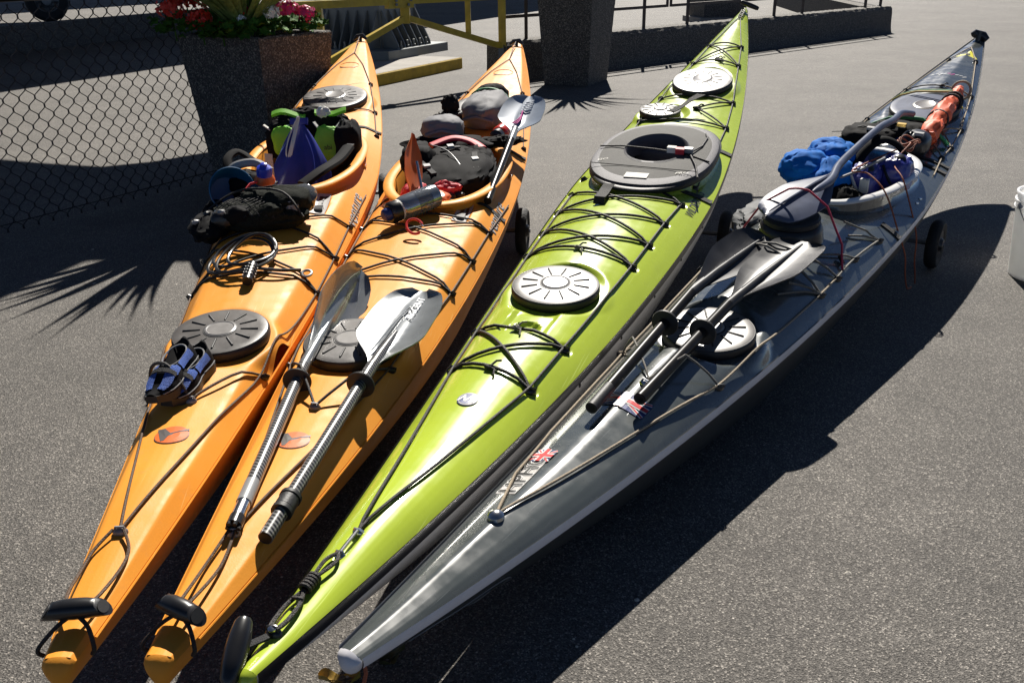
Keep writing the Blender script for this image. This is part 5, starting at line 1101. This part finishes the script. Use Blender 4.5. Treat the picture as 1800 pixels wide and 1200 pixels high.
# ------------------------------------------------------------------ chain-link fence on the left
F0 = Vector((-2.47, 4.23, 0)); FD = Vector((.5, .866, 0)); FH = 1.08; W2 = .041; DZ = .046
fence = thing('chain_link_fence', 'black chain-link fence on the left, running back to the flower planter', 'fence', F0)
N_ = Vector((.866, -.5, 0))
def zig(par):
    mb = MB(); pts = []; m = int((FH-.03)/DZ)
    for i in range(m+1):
        side = (i+par) % 2; z = .03+i*DZ
        for dz, f in ((-.011, .06), (0, 0), (.011, .06)):
            x = (side*W2)+(f*W2 if side == 0 else -f*W2); off = (.0026 if side == 0 else -.0026)
            pts.append(FD*x+N_*(off if dz == 0 else off*.5)+Vector((0, 0, z+dz)))
    mb.tube(pts, .0025, 5); return mb
protos = [zig(0).build('wire', 'wire', fence, angle=180), zig(1).build('wire', 'wire', fence, angle=180)]
i0, i1 = int(-1.2/W2), int(1.52/W2)
for k_, o in enumerate(protos): o.location = FD*((i0+k_)*W2)
for i in range(i0+2, i1): copy_part(protos[(i-i0) % 2], fence, FD*(i*W2))
for t_, r in ((1.54, .026), (-1.22, .026)): MB().tube([FD*t_, FD*t_+Vector((0, 0, FH+.04))], r, 14).build('post', 'wire', fence)
MB().tube([FD*-1.22+Vector((0, 0, FH)), FD*1.54+Vector((0, 0, FH))], .018, 12).build('top_rail', 'wire', fence); MB().tube([FD*-1.22+Vector((0, 0, .06)), FD*1.54+Vector((0, 0, .06))], .003, 6).build('tension_wire', 'wire', fence)

# ------------------------------------------------------------------ tapered square exposed-aggregate planters
def planter(c, la, lb, u, H, taper, label):
    """square bowl: la, lb side lengths along u and its left perpendicular, tapering inwards to the foot"""
    t = thing('planter', label, 'planter', (c[0], c[1], 0), 'concrete planters'); org = (c[0], c[1], 0); u = Vector((*u, 0)).normalized(); w = Vector((-u.y, u.x, 0)); o = Vector(org); sub = 18
    def row(off, z):
        a, b2 = la/2-off, lb/2-off; cs = [o-u*a-w*b2, o+u*a-w*b2, o+u*a+w*b2, o-u*a+w*b2]; out = []
        for i in range(4):
            for j in range(sub): out.append(cs[i].lerp(cs[(i+1) % 4], j/sub)+Vector((0, 0, z)))
        return out
    nz = 30; rows = [row(taper*(1-i/nz), H*i/nz) for i in range(nz+1)]+[row(.008, H+.008), row(.055, H+.006), row(.062, H-.06)]; m = 4*sub; vs = []; fs = []
    for a, r in enumerate(rows):
        for p in r:
            d = Vector((p.x-c[0], p.y-c[1], 0)).normalized(); k_ = noise.noise(p*45); chip = max(0, noise.noise(p*14)-.25)*.03 if abs(p.z-H) < .02 else 0
            vs.append(p+d*(.005*k_-chip)+Vector((0, 0, (.006*noise.noise(p*38)-chip*.5) if p.z > H-.01 else 0)))
    for a in range(len(rows)-1):
        for b2 in range(m): fs.append((a*m+b2, a*m+(b2+1) % m, (a+1)*m+(b2+1) % m, (a+1)*m+b2))
    MB(org).add(vs, fs).build('bowl', 'aggregate', t, angle=25); MB(org).add([row(.05, H-.04)[i*sub] for i in range(4)], [(0, 1, 2, 3)]).build('soil', 'soil', t, smooth=False); return t
PC = (-1.42, 5.34); planter(PC, .56, .64, (.53, .85), .845, .075, 'dark pebbled square concrete planter full of flowers behind the leftmost kayak')
PC2 = (.72, 9.84); planter(PC2, .70, .60, (.43, .90), .92, .06, 'dark pebbled square concrete planter standing in front of the low barrier wall')
HR = .6
def spike_plant(c, z, n, ln, seed, label):
    t = thing('spike_plant', label, 'plant', (c[0], c[1], z), 'spiky planter plants'); r2 = random.Random(seed); protos = []
    def leaf(l, lean, droop):
        m = 9; pts = []; 
        for i in range(m+1):
            f = i/m; pts.append(Vector((lean*l*f+droop*l*f**2.4, 0, l*(f-.35*f**2*lean-droop*.55*f**3))))
        w = [.015+.012*math.sin(min(1, f/m*1.4)*math.pi/1.4)*(1-(f/m)**2)-.020*(f/m)**4 for f in range(m+1)]
        vs = []; fs = []
        for i, p in enumerate(pts):
            ww = max(.001, w[i]); vs += [p+Vector((0, -ww, ww*.4)), p, p+Vector((0, ww, ww*.4))]
        for i in range(m): fs += [(3*i, 3*i+1, 3*i+4, 3*i+3), (3*i+1, 3*i+2, 3*i+5, 3*i+4)]
        return MB().add(vs, fs)
    kinds = [(1.0, .12, .10), (1.0, .30, .25), (.95, .55, .35), (.85, .85, .35), (.7, 1.0, .2)]
    for i, kd in enumerate(kinds):
        o = leaf(ln*kd[0], kd[1], kd[2]).build('leaf', 'spike', t, angle=180); o.rotation_euler = (0, 0, r2.random()*6.3); protos.append(o)
    for i in range(n-5):
        o = protos[min(4, int(r2.random()**.9*5))]; a = r2.random()*2*math.pi; c2 = copy_part(o, t, (.03*math.cos(a), .03*math.sin(a), r2.random()*.06), (0, 0, a)); s_ = r2.uniform(.75, 1.12); c2.scale = (s_, s_, s_)
    MB().lathe([(.05, -.05), (.045, .06), (.03, .10)], (0, 0, 0), n=12).build('crown', 'spike', t)
    return t
spike_plant((-1.43, 5.16), .85, 80, .85, 5, 'spiky green cordyline rising from the middle of the flower planter')
spike_plant(PC2, .88, 50, .80, 8, 'spiky green plant crowning the planter by the barrier wall')
def geranium(x, y, zb, zf, r, m, seed, label, fol=26, squash=.85):
    r *= 1.28; zf += .012
    t = thing('geranium', label, 'flower', (x, y, zb), 'geraniums in the planter'); r2 = random.Random(seed); mb = MB((x, y, zb))
    for i in range(150):                                    # many small petals over a ball
        a = r2.random()*6.283; h = r2.uniform(-.75, 1); q = math.sqrt(1-h*h); n = Vector((q*math.cos(a), q*math.sin(a), h*squash)); c = Vector((x, y, zf))+n*r*r2.uniform(.72, 1.02)
        u = n.cross(Vector((r2.uniform(-1, 1), r2.uniform(-1, 1), r2.uniform(-1, 1)))).normalized(); w = n.cross(u).normalized(); s_ = r*r2.uniform(.16, .30)
        tl = n*r2.uniform(-.4, .5)*s_
        mb.add([c-u*s_*.5-n*s_*.3, c-w*s_*.6+tl*.3, c+u*s_+tl, c+w*s_*.6+tl*.3], [(0, 1, 2, 3)])
    mb.build('bloom', m, t, angle=180); MB((x, y, zb)).tube([(x+.01, y, zb-.05), (x+.004, y, (zb+zf)/2), (x, y, zf-r*.5)], .004, 6).build('stem', 'leaf', t)
    mb = MB((x, y, zb))
    for i in range(fol):
        a = r2.random()*6.283; d = r2.random()**.6*.13; c = Vector((x+d*math.cos(a), y+d*math.sin(a), zb+r2.uniform(.0, .075)))
        n = Vector((r2.uniform(-.6, .6), r2.uniform(-.8, .4), 1)).normalized(); u = n.cross(Vector((1, .3, 0))).normalized(); w = n.cross(u); s_ = r2.uniform(.016, .034)
        pts = [c+(u*math.cos(q)+w*math.sin(q))*s_*(1+.12*math.cos(q*5))+n*.006*math.cos(q*4) for q in [2*math.pi*j/10 for j in range(10)]]
        mb.add([c-n*.006]+pts, [(0, 1+j, 1+(j+1) % 10) for j in range(10)])
    mb.build('foliage', 'leaf', t, angle=180); return t
geranium(-1.84, 5.25, .87, .975, .062, 'petalred', 1, 'large red geranium head at the far left corner of the planter', 34)
geranium(-1.64, 5.10, .86, .925, .056, 'petalred', 2, 'red geranium low at the front left of the planter', 44)
geranium(-1.82, 5.46, .89, 1.03, .068, 'petalred', 3, 'red geranium tallest of the planter, left of the spiky plant', 40); geranium(-1.68, 5.45, .89, 1.01, .062, 'petalred', 4, 'red geranium partly behind the blades of the spiky plant', 40)
geranium(-1.43, 5.12, .865, .965, .038, 'petalred', 12, 'small orange-red geranium just right of the spiky plant', 50)
geranium(-1.37, 5.22, .87, .952, .050, 'petalviolet', 6, 'pinkish violet geranium between the small red and the white blooms', 50)
geranium(-1.27, 5.15, .87, .955, .038, 'petalwhite', 7, 'white geranium among the pink ones in the planter', 50)
geranium(-1.23, 5.34, .87, .955, .060, 'petalpink', 8, 'magenta geranium behind the white bloom', 50); geranium(-1.12, 5.33, .865, .930, .050, 'petalpink', 10, 'magenta geranium at the right corner of the planter', 44)
geranium(-1.40, 5.04, .86, .93, .020, 'petalwhite', 13, 'tiny white bloom over the front rim of the planter', 70); geranium(-1.52, 5.05, .855, .90, .018, 'petalred', 14, 'tiny red bud low among planter leaves', 70)

# ------------------------------------------------------------------ yellow barrier gate
GP = Vector((-.08, 9.91, 0)); GD = Vector((.74, .672, 0)); up = Vector((0, 0, 1)); gp = lambda t_, z: GP+GD*t_+up*z
gate = thing('barrier_gate', 'yellow steel barrier gate with an inverted-V brace behind the orange kayaks', 'gate', gp(0, 0)); go = gp(0, 0)
for a, b2, w, h, nm in ((gp(-2.66, .86), gp(-1.40, .86), .06, .066, 'top_beam'), (gp(-1.13, .86), gp(.0, .86), .06, .066, 'top_beam'), (gp(-1.41, .845), gp(-1.12, .845), .07, .10, 'splice_plate'), (gp(-2.08, .375), gp(-1.225, .70), .052, .055, 'brace'), (gp(-1.17, .70), gp(.0, .37), .052, .055, 'brace')):
    MB(go).bar(a, b2, w, h).build(nm, 'yellow', gate, angle=20)
for t_, z0, z1, w in ((-1.20, .655, .80, .085), (-2.15, .0, .83, .075), (-.425, .50, .83, .055), (.035, .345, .95, .08)): MB(go).bar(gp(t_, z0), gp(t_, z1), w, w, (1, 0, 0)).build('upright', 'yellow', gate, angle=20)
MB(go).bar(gp(.035, 0), gp(.035, .348), .086, .086, (1, 0, 0)).build('post_foot', 'galv', gate, angle=20)
gn = Vector((.672, -.74, 0))
for t_, z in ((-1.19, .825), (-1.33, .83), (-1.33, .865), (-1.16, .865)): MB(go).lathe([(.013, 0), (.013, .012), (.004, .014)], gp(t_, z)+gn*.043, gn, 8).build('bolt', 'galv', gate)

# ------------------------------------------------------------------ low barrier wall with its railing
WP = Vector((.04, 9.92, 0)); WD = GD; WN = gn; wp = lambda t_, n, z: WP+WD*t_+WN*n+up*z
wall = thing('barrier_wall', 'low dark pebbled concrete barrier wall carrying a brown railing at the back', 'wall', WP)
prof = [(.02, 0), (.0, .08), (-.02, .36), (-.05, .405), (-.26, .41), (-.30, .38), (-.32, 0)]
def wf_(u, v):
    i = v*(len(prof)-1); a = int(min(len(prof)-2, i)); f = i-a; n = prof[a][0]+(prof[a+1][0]-prof[a][0])*f; z = prof[a][1]+(prof[a+1][1]-prof[a][1])*f
    p = wp(-.08+8.55*u, n, z); return p+Vector((0, 0, .010*noise.noise(p*24) if z > .3 else 0))+WN*.006*noise.noise(p*20)
mb = MB(WP).grid(wf_, 200, 31)
for u in (0, 1): mb.add([wf_(u, v/30) for v in range(31)], [tuple(range(31)) if u == 0 else tuple(range(31))[::-1]])
mb.build('wall_body', 'aggregate2', wall, angle=40)
rail = thing('railing', 'thin brown steel railing standing on the low barrier wall', 'railing', wp(0, -.16, .41)); ro = wp(0, -.16, .41)
P_ = lambda t_, z: wp(t_, -.16, z)
for a, b2 in ((.03, 2.78), (2.85, 8.30)):
    for z in (.645, .93): MB(ro).bar(P_(a, z), P_(b2, z), .03, .034).build('rail', 'railpaint', rail, angle=20)
for t_ in (.03, 2.78, 2.85, 8.30): MB(ro).bar(P_(t_, .63), P_(t_, .945), .03, .03, (1, 0, 0)).build('end_bar', 'railpaint', rail, angle=20)
for t_ in (.365, 2.34, 3.20, 5.20, 5.94, 7.82, 8.32): MB(ro).bar(P_(t_, .40), P_(t_, .98), .036, .036, (1, 0, 0)).build('rail_post', 'railpaint', rail, angle=20)
for z in (.645, .93): MB(ro).bar(P_(8.3, z), P_(8.3, z)+Vector((.12, 1, 0))*9, .03, .034).build('return_rail', 'railpaint', rail, angle=20)
for d in (2.5, 5.0, 7.5): MB(ro).bar(P_(8.3, .40)+Vector((.12, 1, 0))*d, P_(8.3, .98)+Vector((.12, 1, 0))*d, .036, .036, (1, 0, 0)).build('rail_post', 'railpaint', rail, angle=20)
rw = thing('barrier_wall', 'short return of the low concrete barrier going away at its right end', 'wall', wp(8.35, -.4, 0)); MB(wp(8.35, -.4, 0)).bar(wp(8.33, -.36, .203), wp(8.33, -.36, .203)+Vector((.12, 1, 0))*9, .30, .405).build('wall_body', 'aggregate2', rw, angle=30)
bk = thing('concrete_block', 'dark square concrete block behind the railing, beside the green stern', 'block', (4.15, 18.9, 0)); MB((4.15, 18.9, 0)).box((4.15, 18.9, .55), (.85, .85, 1.1), Matrix.Rotation(.15, 3, 'Z')).build('block_body', 'aggregate2', bk, angle=30); MB((4.15, 18.9, 0)).box((4.15, 18.9, .05), (1.05, 1.05, .10), Matrix.Rotation(.15, 3, 'Z')).build('plinth', 'concrete', bk, angle=30)

# ------------------------------------------------------------------ steel pillar on its yellow-edged pad
pd = Vector((.456, .89, 0)); pn = Vector((-.89, .456, 0)); CC = Vector((-1.69, 11.94, 0)); pil = thing('steel_pillar', 'large grey steel pillar with gusset fins on a yellow-edged pad', 'pillar', CC); co = CC
pr_ = Vector((-.55, 11.31, 0)); H0 = .125; pc = [pr_, pr_+pn*2.3, pr_+pn*2.3-pd*2.1, pr_-pd*2.1]; cen = sum(pc, Vector())/4
ins = [p.lerp(cen, .01) for p in pc]
MB(co).add([p+up*z for z in (0, H0-.012) for p in pc]+[p+up*H0 for p in ins], [(0, 1, 5, 4), (1, 2, 6, 5), (2, 3, 7, 6), (3, 0, 4, 7), (4, 5, 9, 8), (5, 6, 10, 9), (6, 7, 11, 10), (7, 4, 8, 11)]).build('kerb_edge', 'curbyellow', pil, angle=40)
MB(co).add([p+up*(H0+.0005) for p in ins], [(0, 1, 2, 3)]).build('pad_top', 'concrete', pil, smooth=False)
def sq(h, z): return [CC+pd*a*h+pn*b2*h+up*z for a, b2 in ((-1, -1), (1, -1), (1, 1), (-1, 1))]
def pris(rows):
    n = len(rows[0]); return MB(co).add([p for r in rows for p in r], [(a*n+b2, a*n+(b2+1) % n, (a+1)*n+(b2+1) % n, (a+1)*n+b2) for a in range(len(rows)-1) for b2 in range(n)]+[tuple((len(rows)-1)*n+i for i in range(n))])
pris([sq(.68, H0), sq(.68, H0+.10), sq(.675, H0+.105)]).build('base_plate', 'galv', pil, angle=25); pris([sq(.40, H0+.105), sq(.385, 2.5)]).build('column', 'galv', pil, angle=25)
for fa, fb in ((pd, pn), (-pd, pn), (pn, pd), (-pn, pd)):
    for j in range(6):
        f = -.36+.144*j; x = fb*.009; z0 = H0+.105
        q = [CC+fa*.385+fb*f+up*z0, CC+fa*.62+fb*f+up*z0, CC+fa*.61+fb*f+up*(z0+.05), CC+fa*.41+fb*f+up*.66, CC+fa*.385+fb*f+up*.66]
        MB(co).add([p-x for p in q]+[p+x for p in q], [(4, 3, 2, 1, 0), (5, 6, 7, 8, 9)]+[(i, (i+1) % 5, 5+(i+1) % 5, 5+i) for i in range(5)]).build('gusset_fin', 'galv', pil, smooth=False)
        if j < 5: MB(co).lathe([(.024, 0), (.024, .03), (.014, .032), (.014, .085), (.004, .087)], CC+fa*.60+fb*(f+.072)+up*z0, n=8).build('anchor_nut', 'galv', pil)
b = thing('pipe_bollard', 'thin grey pipe post standing between the flower planter and the steel pillar', 'post', (-2.44, 13.35, 0)); bo = (-2.44, 13.35, 0); MB(bo).lathe([(.045, 0), (.045, .49), (.04, .497), (.005, .498)], bo, n=16).build('pipe', 'galv', b); MB(bo).lathe([(.09, 0), (.09, .012), (.046, .014)], bo, n=16).build('foot_plate', 'galv', b)

# ------------------------------------------------------------------ far left: low kerb wall, the wheel of a parked vehicle
K0, K1 = Vector((-9.35, 9.6, 0)), Vector((-5.3, 20.3, 0)); kb = thing('kerb_wall', 'low dark kerb wall beyond the chain-link fence', 'wall', K0)
MB(K0).bar(K0+up*.19, K1+up*.19, .22, .38).build('wall_body', 'aggregate2', kb, angle=30)
wc = Vector((-10.6, 22.2, .46)); wt = thing('parked_trailer', 'dark wheel and underside of a trailer parked beyond the low kerb wall', 'trailer', (wc.x, wc.y, 0)); wx = Vector((.45, -.89, 0)); wo = (wc.x, wc.y, 0); wd = Vector((.89, .45, 0))
whl = MB(wo).lathe([(.26, -.09), (.36, -.13), (.43, -.12), (.46, -.08), (.463, 0), (.46, .08), (.43, .12), (.36, .13), (.26, .09)], wc, wx, 40).build('tyre', 'tyre', wt, angle=50); MB().lathe([(.262, .09), (.24, .03), (.11, .04), (.10, .10), (.05, .11)], wc-Vector(wo), wx, 32).build('rim', 'dullsteel', whl, angle=40)
MB(wo).bar(wc-wd*2.2-wx*.35+up*.42, wc+wd*1.6-wx*.35+up*.42, .9, .22).build('chassis', 'plastic', wt, angle=30)

# ------------------------------------------------------------------ unseen slabs added overhead to cast shade, outlined back from the shadow edges
SH = Vector((SD.x/SD.z, SD.y/SD.z, 1))
def shade_slab(poly, h, th, nm):
    up_ = [Vector((x, y, 0))+SH*h for x, y in poly]; n = len(up_); mb = MB(); mb.add(up_+[p+up*th for p in up_], [tuple(range(n))[::-1], tuple(range(n, 2*n))]+[(i, (i+1) % n, n+(i+1) % n, n+i) for i in range(n)])
    o = mb.build(nm, 'slabgrey', smooth=False); o['kind'] = 'structure'; return o
shade_slab([(-11, 7.6), (-6, 6.9), (-3.48, 6.17), (-3.05, 6.0), (-2.66, 5.88), (-2.38, 6.02), (-2.15, 6.27), (-1.8, 6.6), (-1.55, 5.6), (-1.45, 4.3), (-1.42, 3.86), (-1.70, 3.90), (-1.89, 3.90), (-2.03, 3.39), (-2.5, 2.3), (-11, 2.3)], 3.4, .05, 'added_shade_slab')  # made-up sheet, shaped so its shadow covers the ground by the fence
L0, LD = Vector((-5.32, 9.72)), Vector((.4, .9165)); LN = Vector((-.9165, .4)); lp = lambda a, b2: tuple(L0+LD*a+LN*b2)
shade_slab([lp(-8, 0), lp(26, 0), lp(26, 10), lp(-8, 10)], 6.0, .15, 'added_band_slab'); shade_slab([lp(-8, 14.1), lp(40, 14.1), lp(40, 26), lp(-8, 26)], 8.0, .15, 'added_band_slab')  # made-up slabs, out of view, shading two far bands of pavement

for x, y, h in ((-6.6, 7.2, 3.4), (-9.5, 6.0, 3.4), (-9.5, 10.0, 3.4), lp(-6, 5)+(6.0,), lp(25.5, 5)+(6.0,), lp(-6, 20)+(8.0,), lp(38, 20)+(8.0,)):
    o = MB((x, y, 0)).lathe([(.06, 0), (.06, h)], (x, y, 0), n=12).build('added_slab_post', 'galv'); o.location = (x, y, 0); o['kind'] = 'structure'  # invented supports for the added slabs, out of view
# ------------------------------------------------------------------ bucket, leaves
bc = Vector((2.165, 3.46, 0)); t = thing('bucket', 'white plastic bucket cut off by the right edge of the picture', 'bucket', bc)
MB(bc).lathe([(.128, 0), (.131, 0.0036), (.150, 0.2639), (.1505, 0.2730), (.158, 0.2748), (.158, 0.2839), (.151, 0.2857), (.1515, 0.2985), (.159, 0.3003), (.159, 0.3112), (.152, 0.3130), (.153, 0.3331), (.158, 0.3349), (.158, 0.3422), (.150, 0.3431), (.146, 0.3385), (.126, 0.0109), (.02, 0.0091)], bc, n=56).build('bucket_body', 'bucket', t, angle=35)
MB(bc).tube([bc+Vector((-.158*math.cos(a)*1.02, -.158*math.sin(a)*.35-.10*math.sin(a), .296-.17*math.sin(a))) for a in [math.pi*i/24 for i in range(25)]], .0022, 6).build('wire_handle', 'dullsteel', t)
for sg in (-1, 1): MB(bc).lathe([(.014, 0), (.014, .008), (.006, .010)], bc+Vector((sg*.152, 0, .296)), (sg, 0, 0), 12).build('handle_ear', 'bucket', t)
def dead_leaf(c, yaw, L, W, m, label, seed):
    t = thing('fallen_leaf', label, 'leaf', c); r2 = random.Random(seed); c = Vector(c); rot = Matrix.Rotation(yaw, 3, 'Z')
    f = lambda u, v: (c+rot @ Vector((L*(u-.5), W*(v-.5)*2*math.sin(math.pi*min(.98, u*.96+.02))**.7, .006+.018*(v-.5)**2*4*(.6+.4*math.sin(u*9))+.012*math.sin(u*4+seed))), (0, 0, 1))
    MB(c).slab(f, 16, 7, .0012).build('leaf_blade', m, t, angle=80); MB(c).tube([c+rot @ Vector((L*(u-.5), 0, .009+.012*math.sin(u*4+seed))) for u in (0, .3, .6, 1.0)], .0012, 5).build('midrib', m, t)
dead_leaf((-.325, 1.28, .0), .25, .075, .018, 'deadleaf', 'curled yellow dead leaf on the ground at the grey bow', 2); dead_leaf((-.235, 1.335, .0), .35, .05, .017, 'oliveleaf', 'olive brown dead leaf lying in the shadow under the grey bow', 4)
bo = D.M @ Vector((0.0, -.02, sheer(D.k, 0)-.03)); t = thing('bow_cord', 'short rusty cord hanging in a cross from the grey bow', 'cord', bo)
mb = MB(bo); mb.tube([bo+Vector((.028, .02, .03)), bo+Vector((.034, .0, .005)), bo+Vector((.02, -.02, -.05)), bo+Vector((.0, -.03, -.10)), bo+Vector((-.01, -.03, -.16))], .0034, 7); mb.tube([bo+Vector((-.012, -.012, -.02)), bo+Vector((.0, -.03, -.07)), bo+Vector((.012, -.035, -.12)), bo+Vector((.02, -.03, -.17))], .0030, 7); mb.tube([bo+Vector((-.004, -.016, -.02)), bo+Vector((.004, -.03, -.07)), bo+Vector((.014, -.03, -.15))], .0024, 7); mb.build('cord_strand', 'rustcord', t)
MB(bo).lathe([(.010, 0), (.010, .03), (.004, .034)], bo+Vector((.006, -.03, -.19)), n=10).build('cord_end', 'plastic', t)
